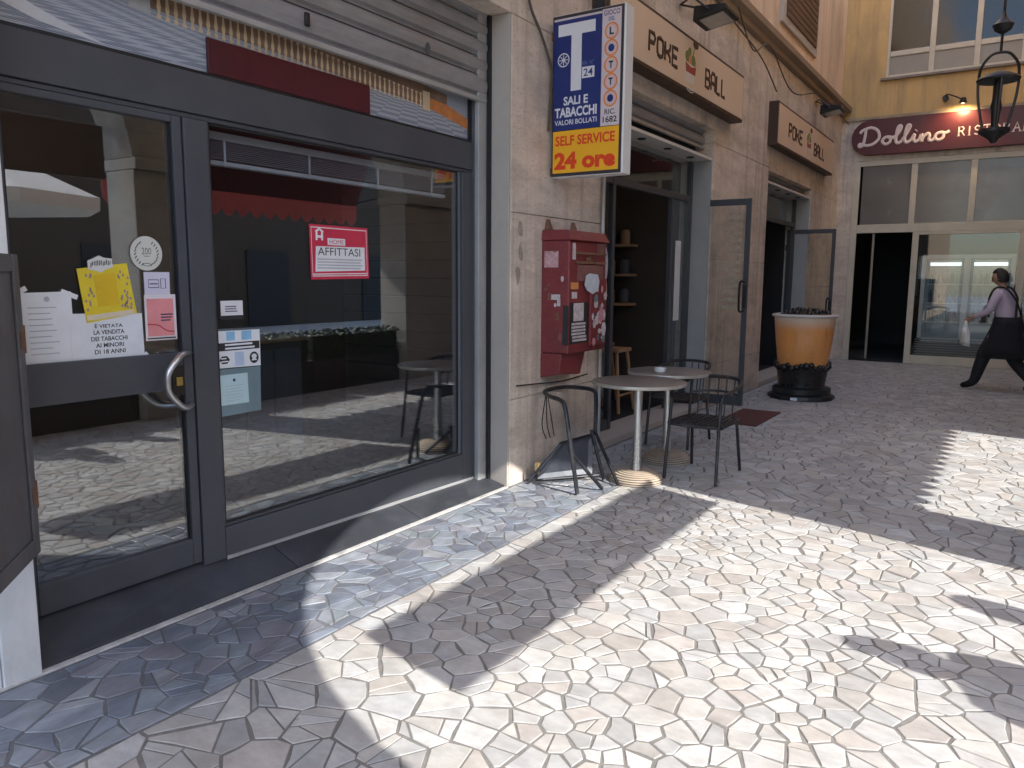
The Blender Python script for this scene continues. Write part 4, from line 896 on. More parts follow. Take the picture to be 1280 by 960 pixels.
stk(Fb, ell(5.30, 1.665, .05, .022, 7, .3), MATS['rusty_iron'], .013); stk(Fb, rect(5.46, 1.70, 5.58, 1.79), MATS['rubbed_red'], .0004); stk(Fb, rect(5.06, 1.66, 5.11, 1.78), STW, .0004)
# large shoe-shaped sticker and scraps on the side glass beside the box
sk = thing('sticker', 'tall pale blue and beige oval sticker, right of the red box', 'sticker', (6.12, 3.27, 1.6))
Fg = FX(6.0); Fg = FY(3.03-.0)
gl2 = FY(2.9)
sp = thing('sticker_post', 'narrow dark plate full of stickers just behind the red vending box', 'panel', (5.78, 2.9, 1.0)); tag(sp, 'narrow dark plate beside the red box, behind the oval sticker', 'panel')
box((5.66, 2.905, 1.22), (5.88, 3.028, 1.83)).build('plate', mat('black_plate', (.025, .022, .024), .5, 0, .2, 8, 0), sp, bevel=.01)
plate(gl2, ell(5.80, 1.63, .085, .17, 20), -.0045, .002).build('sheet', mat('blue_grey_sticker', (.42, .46, .52), .5, 0, .15, 9, 0), sk)
plate(gl2, ell(5.80, 1.42, .075, .17, 20), -.0045, .0026).build('sheet', mat('beige_sticker', (.48, .42, .38), .5, 0, .15, 9, 0), sk); plate(gl2, ell(5.785, 1.50, .03, .075, 16), .0028, .0034).build('print', mat('maroon_print', (.12, .02, .03), .5, 0, .1, 9, 0), sk)
for a, b in ((5.72, 1.80), (5.76, 1.76), (5.85, 1.30), (5.865, 1.66)): plate(gl2, ell(a, b, .018, .022, 7), -.0045, .0008).build('sticker', STW, sp)
# rubbed marks on the pier
for k, (a, b) in enumerate(((4.72, 1.86), (4.73, 1.70), (4.70, 1.55))):
    o = plate(FY(3.028), [(a+R_.uniform(.02, .05)*math.cos(t*.9), b+R_.uniform(.03, .09)*math.sin(t*.9)) for t in range(7)], -.0005, .001).build('glue_mark', mat('old_glue', (.34, .29, .25), .8, 0, .25, 30, .1), fac)

# ---------------------------------------------------------------- tables and chairs
TT = mat('dull_table_top', (.24, .205, .18), .33, .2, .2, 6, .03, 40, dirt=(.09, .07, .06), dscale=5); RIMM = mat('worn_rim', (.45, .42, .38), .4, .5, .15, 12, .03, 50)
BASEM = mat('ribbed_beige', (.46, .37, .28), .6, 0, .15, 8, .1, 40, dirt=(.2, .15, .1), dscale=6); BASED = mat('rib_groove', (.06, .05, .045), .8, 0, .2, 9, 0)
def table(label, x, y, r):
    t = thing('cafe_table', label, 'table', (x, y, 0), 'round cafe tables in front of the poke shop')
    MB().lathe((x, y, 0), [(.05, .735), (r-.01, .738), (r-.006, .742), (r-.006, .762), (r-.012, .765), (.02, .766)], 40).build('table_top', TT, t, smooth=True)
    MB().lathe((x, y, 0), [(r-.007, .740), (r, .742), (r+.002, .752), (r, .763), (r-.007, .764), (r-.0075, .763), (r-.0075, .741)], 40).build('rim', RIMM, t, smooth=True)
    MB().lathe((x, y, 0), [(.042, .085), (.034, .2), (.031, .5), (.031, .7), (.09, .734)], 16).build('pole', CHROME, t, smooth=True)
    n = 8
    for k in range(n):
        ra, rb_ = .205*math.cos(k/n*1.25), .205*math.cos((k+.5)/n*1.25); za, zb = .005+.085*math.sin(k/n*1.5), .005+.085*math.sin((k+.5)/n*1.5)
        MB().lathe((x, y, 0), [(ra*.9, za-.004), (ra, za), (ra*.995, za+(zb-za)*.5), (rb_, zb), (rb_*.6, zb)], 28).build('base_ring', BASEM, t, smooth=True)
    MB().lathe((x, y, 0), [(.196, 0), (.192, .025), (.165, .052), (.125, .07), (.05, .084)], 28).build('base_core', BASED, t)
    return t
table('round cafe table with pale rim and ribbed dome base, nearest the red box', 5.28, 2.32, .35)
table('second round cafe table just behind the nearer one, half hidden by it', 6.02, 2.38, .34)
at_ = tag(MB().lathe((5.88, 2.40, .766), [(.035, 0), (.045, .004), (.05, .035), (.044, .035), (.038, .008), (.01, .007)], 20).build('ashtray', WHITE, loc=(5.88, 2.40, .766), smooth=True), 'small white ashtray standing on the second cafe table', 'ashtray')
TUBE = mat('black_tube', (.025, .025, .03), .35, .4, .2, 14, .04, 60, dirt=(.12, .11, .11), dscale=9, damt=.5)
# chair with the seat tipped down
fc = thing('tipped_chair', 'black tube-metal chair with its seat tipped down, against the pier under the red box', 'chair', (4.95, 2.65, 0))
def tb(name, pts, r=.0135, k=6, mt=TUBE, par=fc): return MB().tube(smoothp(pts, k) if k else pts, r, 8).build(name, mt, par, smooth=True)
tb('bow', [(4.675, 2.50, .01), (4.69, 2.56, .3), (4.715, 2.63, .60), (4.75, 2.69, .652), (4.86, 2.85, .655), (5.03, 2.985, .66), (5.28, 2.99, .66), (5.38, 2.88, .655), (5.36, 2.74, .645), (5.33, 2.70, .58), (5.25, 2.66, .34)], .016)
tb('leg', [(5.25, 2.66, .34), (5.05, 2.36, .01)], k=0); tb('leg', [(4.70, 2.58, .30), (4.89, 2.41, .01)], k=0); tb('leg', [(4.90, 2.76, .30), (4.73, 2.945, .012)], k=0); tb('leg', [(5.22, 2.68, .36), (5.13, 2.52, .01)], k=0)
tb('cross_bar', [(4.88, 2.76, .305), (5.06, 2.72, .315), (5.25, 2.66, .33)], .010, 4); tb('stretcher', [(4.76, 2.90, .03), (4.95, 2.72, .035), (5.13, 2.56, .04)], .008, 5)
for a in (0, .10, .2): tb('back_rod', [(4.95+a*.5, 2.93+a*.25, .655), (4.93+a*.9, 2.95+a*.1, .42), (4.98+a*.6, 2.94, .30)], .0045, 4)
MB().hexa([(4.77,2.905,.03),(5.10,2.60,.05),(5.115,2.612,.05),(4.782,2.917,.03),(4.905,2.765,.295),(5.22,2.66,.315),(5.23,2.672,.317),(4.917,2.777,.298)]).build('seat', mat('dark_seat', (.05, .055, .07), .45, .2, .2, 6, 0), fc, bevel=.003)
MB().box((4.80, 2.90, .07), (4.84, 2.93, .15)).build('torn_label', mat('torn_label', (.42, .30, .14), .7, 0, .5, 40, 0), fc)
def armchair(label, x, y):
    c = thing('tube_chair', label, 'chair', (x, y, 0), 'black tube chairs at the cafe tables')
    def t(name, pts, r=.0115, k=5): return MB().tube([(p[0]+x, p[1]+y, p[2]) for p in (smoothp(pts, k) if k else pts)], r*1.15, 8).build(name, TUBE, c, smooth=True)
    t('leg', [(-.31, -.20, .008), (-.26, -.19, .40), (-.235, -.19, .62)]); t('leg', [(-.29, .21, .008), (-.25, .20, .40), (-.235, .19, .62)])
    t('leg', [(.28, -.20, .008), (.20, -.18, .43)], k=0); t('leg', [(.28, .20, .008), (.20, .18, .43)], k=0)
    t('arm_bow', [(-.235, -.19, .62), (-.21, -.20, .665), (-.10, -.215, .68), (.12, -.22, .71), (.26, -.16, .74), (.29, 0, .75), (.26, .16, .74), (.12, .22, .71), (-.10, .215, .68), (-.21, .20, .665), (-.235, .19, .62)], .0125)
    t('back_rail', [(.20, -.19, .62), (.26, -.1, .63), (.275, 0, .635), (.26, .1, .63), (.20, .19, .62)], .008)
    for k in range(5): t('back_rod', [(.20+.05*(1-abs(k-2)/2), -.14+.07*k, .44), (.25+.035*(1-abs(k-2)/2), -.14+.07*k, .735)], .005, 0)
    t('seat_frame', [(-.24, -.20, .43), (-.1, -.21, .435), (.2, -.19, .43), (.23, 0, .43), (.2, .19, .43), (-.1, .21, .435), (-.24, .20, .43), (-.245, 0, .425), (-.24, -.20, .43)], .011)
    for k in range(9): t('seat_slat', [(-.24, -.17+.0425*k, .432), (0, -.17+.0425*k, .425), (.21, -.17+.0425*k, .432)], .0125 if k % 1 == 0 else .01, 3)
    return c
ch = armchair('black tube armchair facing the tables, its front legs at the shadow edge', 5.74, 1.955)
dup(ch, (6.78, 2.56, 0), 'black tube armchair further back behind the second cafe table')

# ---------------------------------------------------------------- giant bubble-tea cup
cp = thing('giant_cup', 'giant orange bubble tea cup model on a black base with black pearls on top', 'model cup', (10.38, 2.28, 0))
cx, cy = 10.38, 2.28
def cupm():
    M = mat('cup_orange', (.74, .31, .09), .3, 0, .16, 4, .02, 20, stretch=(1, 1, .35), dirt=(.80, .52, .30), dscale=3, damt=.6); nt = M.node_tree; L = nt.links; b = nt.nodes['Principled BSDF']
    src = b.inputs['Base Color'].links[0].from_socket; geo = N(nt, 'ShaderNodeNewGeometry'); s = N(nt, 'ShaderNodeSeparateXYZ'); L.new(geo.outputs['Position'], s.inputs[0])
    r = N(nt, 'ShaderNodeMapRange'); r.interpolation_type = 'SMOOTHSTEP'; r.inputs[1].default_value = .86; r.inputs[2].default_value = 1.06; L.new(s.outputs[2], r.inputs[0])
    mx = N(nt, 'ShaderNodeMix', data_type='RGBA'); L.new(r.outputs[0], mx.inputs[0]); L.new(src, mx.inputs[6]); mx.inputs[7].default_value = (.74, .60, .48, 1); L.new(mx.outputs[2], b.inputs['Base Color']); return M
MB().lathe((cx, cy, 0), [(.285, .36), (.30, .40), (.34, .7), (.375, 1.05), (.34, 1.05)], 40).build('cup', cupm(), cp, smooth=True)
MB().lathe((cx, cy, 0), [(.37, 1.05), (.40, 1.055), (.408, 1.07), (.40, 1.085), (.365, 1.09), (.34, 1.07)], 40).build('rim', mat('cup_rim', (.60, .57, .54), .4, 0, .06, 6, 0), cp, smooth=True)
mb = MB(); pl = mat('black_pearl', (.012, .010, .010), .3, 0, .2, 8, 0)
MB().lathe((cx, cy, 0), [(.33, 1.07), (.30, 1.09), (.16, 1.13), (.02, 1.15)], 24).build('filling', pl, cp, smooth=True)
for k in range(30):
    a = R_.uniform(0, 6.28); r = .29*math.sqrt(R_.random()); MB().blob((cx+r*math.cos(a), cy+r*math.sin(a), 1.085+.07*(1-r/.32)), .042, 8, 6).build('pearl', pl, cp, smooth=True)
MB().lathe((cx, cy, 0), [(.30, .10), (.29, .2), (.315, .36), (.325, .42), (.30, .42)], 32).build('lower_cup', pl, cp, smooth=True)
for k in range(34):
    a = k*2*math.pi/34; MB().blob((cx+.315*math.cos(a), cy+.315*math.sin(a), .415+R_.uniform(-.02, .05)), R_.uniform(.030, .048), 8, 6).build('pearl', pl, cp, smooth=True)
MB().lathe((cx, cy, 0), [(.40, -.003), (.415, .01), (.405, .05), (.34, .075)], 14).build('plinth', BLACK, cp); MB().lathe((cx, cy, 0), [(.36, .0755), (.36, .14), (.28, .17)], 28).build('foot', BLACK, cp, smooth=True)
box((cx-.424, cy-.05, .012), (cx-.41, cy+.03, .046)).build('plate', PAPER, cp)

# ---------------------------------------------------------------- restaurant front closing the portico
XD = 15.9
dw = thing('restaurant_building', 'yellow plastered end wall of the portico with restaurant front below and cream upper window', 'building', (15.9, 1.0, 0))
box((15.9, -2.5, 3.722), (16.3, 3.4, 4.448)).build('fascia_wall', STONE, dw); box((15.9, 2.77, 0), (16.3, 3.4, 3.72)).build('corner_pier', STONE, dw)
YU = 15.915
for a, b, c, d in ((-2.5, 4.45, -.45, 11.5), (2.34, 4.45, 3.3, 11.5), (-.45, 4.45, 2.34, 5.16), (-.449, 7.2, 2.339, 11.5)): box((YU, a, b), (16.3, c, d)).build('upper_wall', YELLOW, dw)
box((15.86, -2.5, 4.45), (YU-.001, 3.02, 4.50)).build('ledge', mat('dirty_ledge', (.36, .29, .2), .85, 0, .2, 4, .2, 40), dw); box((15.85, -.52, 5.12), (16.0, 2.42, 5.158)).build('sill', mat('slate_sill', (.22, .19, .16), .7, 0, .2, 5, .1, 30), dw)
F = FX(15.93)
wn = thing('upper_window', 'cream framed window with dark upper panes and frosted lower panes above the restaurant sign', 'window', (15.95, 1.0, 5.16))
def fb(y0, y1, z0, z1, par, name='frame_bar', x0=15.925, x1=15.985, mt=CREAM): return box((x0, y0, z0), (x1, y1, z1)).build(name, mt, par, bevel=.006)
FROST = mat('frosted_pane', (.30, .27, .22), .35, 0, .1, 3, .02, 20); DPANE = mat('dark_pane', (.018, .016, .014), .08, 0, .1, 2, 0)
ysw = [2.34, 1.62, .93, .24, -.45]
for y in ysw: fb(y-.045, y+.045, 5.16, 7.19, wn)
for a, b in zip(ysw, ysw[1:]):
    for z0, z1 in ((5.162, 5.21), (5.53, 5.62), (7.1, 7.188)): fb(b+.046, a-.046, z0, z1, wn)
    fb(b+.044, a-.044, 5.2, 5.54, wn, 'frosted_pane', 15.95, 15.957, FROST); fb(b+.044, a-.044, 5.6, 7.11, wn, 'dark_pane', 15.95, 15.957, DPANE)
ds = thing('restaurant_sign', 'long dark red rounded sign with white script lettering Dollino Ristorante', 'sign', (15.8, 1.1, 3.8))
MAR = mat('maroon_sign', (.085, .012, .016), .4, 0, .1, 3, .01, 20)
zc, hh = 4.12, .315; FD = FX(15.80)
poly = [(-2.52-hh*math.sin(t), zc+hh*math.cos(t)) for t in [math.pi*k/12 for k in range(13)]]
poly += [(.62+hh*math.sin(t), zc-hh*math.cos(t)) for t in [math.pi*k/12 for k in range(13)]]
plate(FD, poly, -.097, 0).build('board', MAR, ds, bevel=.006)
PINKW = mat('sign_lettering', (.72, .60, .57), .5, 0, .04, 5, 0)
def script(name, pts, wd=.05): 
    mb = MB(); stroke(mb, FD, [(-2.70+a*1.46/7.6, 3.965+b*.115) for a, b in pts], wd, .004, 5); mb.build(name, PINKW, ds, smooth=True)
script('letter_d', [(.55, 2.7), (.5, 1.4), (.35, .2), (.05, .05), (.1, .45), (.7, .15), (1.3, .35), (1.75, 1.2), (1.6, 2.3), (1.0, 2.85), (.3, 2.55), (.05, 2.1)])
script('letter_o', [(2.5, 1.25), (2.2, 1.1), (2.05, .6), (2.3, .15), (2.65, .35), (2.75, .9), (2.5, 1.25), (2.9, 1.1), (3.1, 1.2)])
script('letter_l', [(2.95, .9), (3.4, 1.7), (3.6, 2.6), (3.4, 2.75), (3.25, 2.0), (3.2, .6), (3.4, .15), (3.75, .5)])
script('letter_l', [(3.75, .6), (4.15, 1.7), (4.35, 2.6), (4.15, 2.75), (4.0, 2.0), (3.95, .6), (4.15, .15), (4.5, .5)])
script('letter_i', [(4.5, .5), (4.75, 1.3), (4.7, .6), (4.85, .15), (5.15, .45)]); script('dot', [(4.85, 1.8), (4.9, 1.9)], .06)
script('letter_n', [(5.15, .45), (5.35, 1.25), (5.35, .1), (5.5, .8), (5.85, 1.25), (6.0, .9), (5.95, .35), (6.15, .12), (6.45, .5)])
script('letter_o', [(6.95, 1.25), (6.6, 1.1), (6.45, .6), (6.7, .15), (7.05, .35), (7.15, .9), (6.95, 1.25), (7.3, 1.1), (7.6, 1.35)])
# serif capitals
SG = {'R': [[(.1, 0), (.1, 1), (.6, 1), (.8, .78), (.6, .52), (.1, .52)], [(.45, .52), (.9, 0)]], 'I': [[(.5, 0), (.5, 1)]], 'S': [[(.85, .85), (.5, 1), (.18, .8), (.3, .57), (.7, .43), (.85, .2), (.5, 0), (.12, .15)]], 'T': [[(.5, 0), (.5, 1)], [(.05, .9), (.05, 1), (.95, 1), (.95, .9)]],
      'O': [[(.5, 0), (.15, .2), (.05, .5), (.15, .8), (.5, 1), (.85, .8), (.95, .5), (.85, .2), (.5, 0)]], 'A': [[(.05, 0), (.5, 1), (.95, 0)], [(.25, .38), (.75, .38)]], 'N': [[(.1, 0), (.1, 1), (.9, 0), (.9, 1)]], 'E': [[(.85, .9), (.85, 1), (.1, 1), (.1, 0), (.9, 0), (.9, .12)], [(.1, .52), (.65, .52)]]}
a = -1.11
for chx in 'RISTORANTE':
    wv = .055 if chx == 'I' else .11; mb = MB()
    for plx in SG[chx]: stroke(mb, FD, [(a+wv*p, 4.02+.15*q) for p, q in plx], .021, .003)
    if chx in 'RITNA':
        for sx_ in {'R': (.1,), 'I': (.5,), 'T': (.5,), 'N': (.1,), 'A': (.05, .95)}[chx]: stroke(mb, FD, [(a+wv*sx_-.022, 4.02), (a+wv*sx_+.022, 4.02)], .010, .003)
    mb.build('letter_'+chx.lower(), PINKW, ds, kind=None); a += wv+.033
rf = thing('shopfront', 'cream metal restaurant shopfront with three upper panes, dark open doorway and fridge window', 'shopfront', (15.92, 1.3, 0))
def rb_(y0, y1, z0, z1, name='frame_bar', x0=15.90, x1=15.96, mt=CREAM): return fb(y0, y1, z0, z1, rf, name, x0, x1, mt)
rb_(2.66, 2.768, 0, 3.718); rb_(-2.4, 2.658, 3.62, 3.718); rb_(-2.4, 2.658, 2.40, 2.555)
for y in (1.75, .82, -.10, -1.0): rb_(y-.05, y+.05, 2.556, 3.619)
rb_(1.60, 1.705, 0, 2.399); rb_(-.05, .06, 0, 2.399); rb_(.061, 1.599, 0, .16); rb_(.061, 1.599, 2.35, 2.399); rb_(-2.4, -.051, 0, .16)
ys_ = [2.658, 1.75, .82, -.10, -1.0, -2.4]
UP = mat('dim_upper_pane', (.15, .135, .12), .2, 0, .1, 2, .02, 10)
for a, b in zip(ys_, ys_[1:]): rb_(b+.04, a-.04, 2.55, 3.625, 'upper_pane', 15.925, 15.935, UP)
rb_(.05, 1.61, .15, 2.36, 'glass_pane', 15.925, 15.933, CLEAR); rb_(-2.4, -.045, .15, 2.41, 'glass_pane', 15.925, 15.933, CLEAR)
rb_(2.34, 2.38, .04, 2.39, 'door_stile', 15.93, 15.96, mat('dull_cream', (.30, .26, .2), .5, 0, .1, 5, 0)); rb_(2.375, 2.655, .04, 2.39, 'door_glass', 15.94, 15.946, CLEAR)
for k in range(7): box((16.02, .12, .17+k*.045), (16.05, 1.55, .19+k*.045)).build('louvre_slat', mat('louvre_grey', (.20, .19, .17), .5, .2, .1, 5, 0), rf)
rr = room(16.0, 19.5, 0, 0, 'x', DARK, DARK) if False else structure(thing('restaurant_room', None, None, (17.5, 0, 0)))
box((15.97, -3, -.02), (20, 3.4, .02)).build('room_floor', DARK, rr); box((19.9, -3, .022), (20, 3.4, 3.7)).build('room_wall', DARK, rr); box((15.97, -3, 3.73), (20, 3.4, 3.8)).build('room_ceiling', DARK, rr)
box((15.97, 3.0, .022), (19.89, 3.1, 3.72)).build('room_wall', DARK, rr); box((15.97, -3, .022), (19.89, -2.9, 3.72)).build('room_wall', DARK, rr)
# two-door fridge behind the window
fg = thing('fridge', 'two-door glass fridge with lit top strip behind the restaurant window', 'fridge', (16.5, .8, .03))
FGM = mat('fridge_frame', (.42, .43, .42), .4, .2, .1, 5, 0)
box((16.75, .08, .03), (16.85, 1.55, 2.0)).build('back_panel', mat('fridge_inside', (.16, .19, .22), .5, 0, .1, 3, 0, emit=((.5, .65, .8), .008)), fg)  # faint glow on the panel stands in for light inside the fridge
for a, b in ((1.48, 1.55), (.77, .87), (.08, .15)): box((16.30, a, .46), (16.36, b, 2.0)).build('frame_post', FGM, fg, bevel=.006)
for z0, z1 in ((1.93, 2.0), (.40, .47)): box((16.30, .151, z0), (16.36, .769, z1)).build('frame_rail', FGM, fg); box((16.30, .871, z0), (16.36, 1.479, z1)).build('frame_rail', FGM, fg)
LIT = mat('lit_strip', (.8, .9, 1), .5, 0, 0, 5, 0, emit=((.85, .95, 1), .35))
for a, b in ((.20, .72), (.92, 1.42)):
    box((16.38, a, 1.80), (16.40, b, 1.86)).build('light_strip', LIT, fg)
    for z in (.75, 1.1, 1.45): box((16.42, a-.03, z), (16.74, b+.03, z+.02)).build('shelf', FGM, fg)
    for z in (.77, 1.12, 1.47):
        for k in range(6): MB().lathe((16.5, a+.05+k*.085, z), [(.03, .001), (.032, .16), (.012, .2), (.012, .24)], 10).build('bottle', R_.choice((mat('blue_bottle', (.05, .10, .16), .2, 0, .1, 5, 0), mat('clear_bottle', (.25, .3, .3), .2, 0, .1, 5, 0), mat('brown_bottle', (.08, .04, .02), .2, 0, .1, 5, 0))), fg, smooth=True)
    box((16.33, a+.0, .5), (16.336, b, 1.9)).build('glass_pane', CLEAR, fg)
box((16.30, .10, .03), (16.7, 1.53, .395)).build('plinth', DGREY, fg)
# warm spotlight above the sign
sl_ = thing('sign_lamp', 'small warm lamp lit on a bent arm above the dark red restaurant sign', 'lamp', (15.9, 1.2, 4.62))
MB().tube(smoothp([(15.91, 1.35, 4.70), (15.80, 1.33, 4.74), (15.66, 1.22, 4.68), (15.62, 1.08, 4.60)], 5), .012, 8).build('arm', BLACK, sl_, smooth=True)
MB().lathe((15.62, 1.06, 4.53), [(.055, 0), (.06, .02), (.04, .09), (.02, .10)], 16).build('shade', BLACK, sl_, smooth=True); MB().blob((15.62, 1.06, 4.545), (.03, .03, .02)).build('bulb', mat('lit_bulb', (1, .8, .5)), sl_, smooth=True)
MB().tube([(15.905, 1.35, 4.70), (15.86, 1.35, 4.70)], .05, 12).build('wall_plate', BLACK, sl_)
pl_ = bpy.data.lights.new('sign_lamp_light', 'SPOT'); pl_.energy = 10; pl_.color = (1, .70, .36); pl_.spot_size = 2.6; pl_.spot_blend = .6; pl_.shadow_soft_size = .03
po = bpy.data.objects.new('sign_lamp_light', pl_); link(po); po.location = (15.60, 1.06, 4.50); po.rotation_euler = Vector((.35, .05, -.6)).to_track_quat('-Z', 'Y').to_euler()

# ---------------------------------------------------------------- hanging lantern
ln = thing('lantern', 'black wrought iron lantern hanging from a bar in front of the restaurant sign', 'lantern', (9.0, .33, 6.6))
lx, ly = 9.0, .33
MB().tube([(lx, ly, 6.60), (lx, ly, 3.68)], .012, 8).build('rod', BLACK, ln)
MB().lathe((lx, ly, 3.86), [(.02, 0), (.07, .03), (.09, .08), (.03, .14), (.012, .2)], 16).build('knob', BLACK, ln, smooth=True)
MB().tube([(lx, -.99, 6.62), (lx, 3.05, 6.62)], .02, 8).build('wall_bar', BLACK, ln)
MB().tube(smoothp([(lx, ly-.165, 3.45), (lx, ly-.15, 3.57), (lx, ly-.08, 3.67), (lx, ly, 3.69), (lx, ly+.08, 3.67), (lx, ly+.15, 3.57), (lx, ly+.165, 3.45)], 5), .013, 8).build('bow', BLACK, ln, smooth=True)
MB().lathe((lx, ly, 3.42), [(.10, 0), (.18, .004), (.188, .022), (.17, .042), (.09, .08), (.03, .10)], 24).build('cap', BLACK, ln, smooth=True)
for k in range(4):
    a = .2+k*math.pi/2; MB().tube(smoothp([(lx+.17*math.cos(a), ly+.17*math.sin(a), 3.43), (lx+.155*math.cos(a), ly+.155*math.sin(a), 3.25), (lx+.10*math.cos(a), ly+.10*math.sin(a), 2.98)], 4), .012, 6).build('bar', BLACK, ln, smooth=True)
MB().lathe((lx, ly, 2.93), [(.02, -.08), (.05, -.04), (.135, .02), (.135, .05), (.06, .06)], 20).build('bottom', BLACK, ln, smooth=True)
MB().lathe((lx, ly, 2.99), [(.03, 0), (.035, .1), (.05, .2), (.03, .30), (.025, .43)], 12).build('lamp_holder', BLACK, ln, smooth=True)

# ---------------------------------------------------------------- people
SKIN = mat('skin', (.42, .24, .16), .55, 0, .08, 9, .02, 60); HAIR = mat('dark_hair', (.012, .010, .010), .6, 0, .3, 60, .3, 160, stretch=(1, 1, .3))
def person(label, loc, face, J, cloth, shoes, hair_len=0, hk=1):
    """J: joints in local metres, forward = +Y; cloth(x,y,z)->material index for the clothed surface."""
    t = thing('person', label, 'person', loc); ca, sa = math.cos(face), math.sin(face)
    names = list(J); E = []
    def e(a, b): E.append((a, b))
    verts = [Vector(J[n_][0]) for n_ in names]; rad_ = [J[n_][1] for n_ in names]; idx = {n_: i for i, n_ in enumerate(names)}
    ed_ = [('pelvis', 'belly'), ('belly', 'chest'), ('chest', 'neck0'), ('neck0', 'neck'), ('neck', 'head0')]
    for s in 'lr': ed_ += [('pelvis', 'hip'+s), ('hip'+s, 'knee'+s), ('knee'+s, 'ankle'+s), ('ankle'+s, 'toe'+s), ('chest', 'sh'+s), ('sh'+s, 'elb'+s), ('elb'+s, 'wri'+s), ('wri'+s, 'palm'+s)]
    edges = [(idx[a], idx[b]) for a, b in ed_]
    for s in 'lr':   # five fingers
        wv, pm = Vector(J['wri'+s][0]), Vector(J['palm'+s][0]); d = (pm-wv).normalized(); side = d.cross(Vector((1, 0, 0))).normalized() if abs(d.x) < .9 else Vector((0, 1, 0)); nrm = side.cross(d)
        for k, (o, l_) in enumerate(((-.030, .065), (-.010, .078), (.010, .074), (.030, .058))):
            p0 = pm+side*o+d*.02; p1 = p0+d*l_*.5+nrm*.004; p2 = p0+d*l_*.9+nrm*.022
            for q, r in ((p0, .009), (p1, .0085), (p2, .007)): verts.append(q); rad_.append(r)
            n_ = len(verts); edges += [(idx['palm'+s], n_-3), (n_-3, n_-2), (n_-2, n_-1)]
        p0 = wv+d*.035-side*.035; p1 = p0+d*.03-side*.022+nrm*.008
        for q, r in ((p0, .011), (p1, .008)): verts.append(q); rad_.append(r)
        n_ = len(verts); edges += [(idx['wri'+s], n_-2), (n_-2, n_-1)]
    me = bpy.data.meshes.new('skin'); me.from_pydata(verts, edges, []); ob = bpy.data.objects.new('skin', me); link(ob)
    sk = ob.modifiers.new('s', 'SKIN'); sk.branch_smoothing = .4
    for i, q in enumerate(me.skin_vertices[0].data): q.radius = (rad_[i] if not isinstance(rad_[i], tuple) else rad_[i]) if isinstance(rad_[i], tuple) else (rad_[i], rad_[i]); q.use_root = (i == 0)
    sb_ = ob.modifiers.new('d', 'SUBSURF'); sb_.levels = sb_.render_levels = 2
    dg = bpy.context.evaluated_depsgraph_get(); dg.update(); ev = ob.evaluated_get(dg); em = bpy.data.meshes.new_from_object(ev)
    V0 = [v.co.copy() for v in em.vertices]; F0 = [tuple(p.vertices) for p in em.polygons]; bpy.data.objects.remove(ob)
    # head with a face
    hc = Vector(J['head'][0]); tilt = J['head'][1]
    mb = MB(); n, m_ = 20, 14; hv = []
    for i in range(m_+1):
        th = math.pi*i/m_
        for k in range(n):
            an = 2*math.pi*k/n; x, y, z = math.sin(th)*math.sin(an), math.sin(th)*math.cos(an), math.cos(th)
            wv = .075*(1-.28*max(0, -z)); v = Vector((x*wv, y*.095*(1-.15*max(0, -z)), z*.115))
            if y > .75 and -.35 < z < .12: v.y += .022*math.exp(-(x/.16)**2)*(1 if z < -.02 else .55)      # nose
            if y > .6 and abs(abs(x)-.35) < .16 and .0 < z < .22: v.y -= .008                          # eye sockets
            if y > .7 and -.62 < z < -.45: v.y += .006                                                    # lips
            hv.append(v)
    hf = []
    for i in range(m_):
        for k in range(n): hf.append((i*n+k, (i+1)*n+k, (i+1)*n+(k+1) % n, i*n+(k+1) % n))
    Rt = Matrix.Rotation(tilt, 3, 'X')
    k0 = len(V0); V0 += [hc+Rt@v for v in hv]; F0 += [tuple(i+k0 for i in f) for f in hf]
    for sx_ in (-1, 1):
        eb = MB().blob((0, 0, 0), (.012, .024, .034), 8, 6); k0 = len(V0); V0 += [hc+Rt@(Vector(v)+Vector((sx_*.074, -.005, -.01))) for v in eb.v]; F0 += [tuple(i+k0 for i in f) for f in eb.f]
    W_ = lambda v: Vector((v.x*ca-v.y*sa+loc[0], v.x*sa+v.y*ca+loc[1], v.z+loc[2]))
    mb = MB(); mb.add([W_(v) for v in V0], F0)
    mats = [SKIN]+cloth[0]+[shoes]
    o = mb.build('body', mats, t, smooth=True)
    def loc_of(q):
        x, y = q.x, q.y; return Vector((x*ca+y*sa, -x*sa+y*ca, q.z))
    ys = [cloth[1](loc_of(q.center)) for q in o.data.polygons]; o.data.polygons.foreach_set('material_index', ys)
    hb = MB(); hairv = []
    for i in range(m_+1):
        for k in range(n):
            th = math.pi*i/m_; an = 2*math.pi*k/n; x, y, z = math.sin(th)*math.sin(an), math.sin(th)*math.cos(an), math.cos(th)
            keep = z > .45-.0*y or (y < .25 and z > -.45-hair_len) or (y < -.1 and z > -.75-hair_len)
            q = (1.10+.05*R_.random())*hk if keep else .82
            hairv.append(hc+Rt@Vector((x*.076*q, y*.096*q-.004, z*.117*q+.004)))
    hb.add([W_(v) for v in hairv], hf); hb.build('hair', HAIR, t, smooth=True)
    for sx_ in (-1, 1):
        p = W_(hc+Rt@Vector((sx_*.027, .088, .012))); MB().blob(p, .0095, 8, 6).build('eye', mat('eye', (.03, .02, .02), .2, 0, .1, 5, 0), t, smooth=True)
    return t, W_
LILAC = mat('lilac_shirt', (.52, .44, .55), .8, 0, .08, 7, .15, 40); NAV = mat('dark_trousers', (.016, .016, .022), .8, 0, .15, 8, .1, 50); SHOE = mat('black_shoe', (.012, .012, .012), .4, 0, .1, 8, 0)
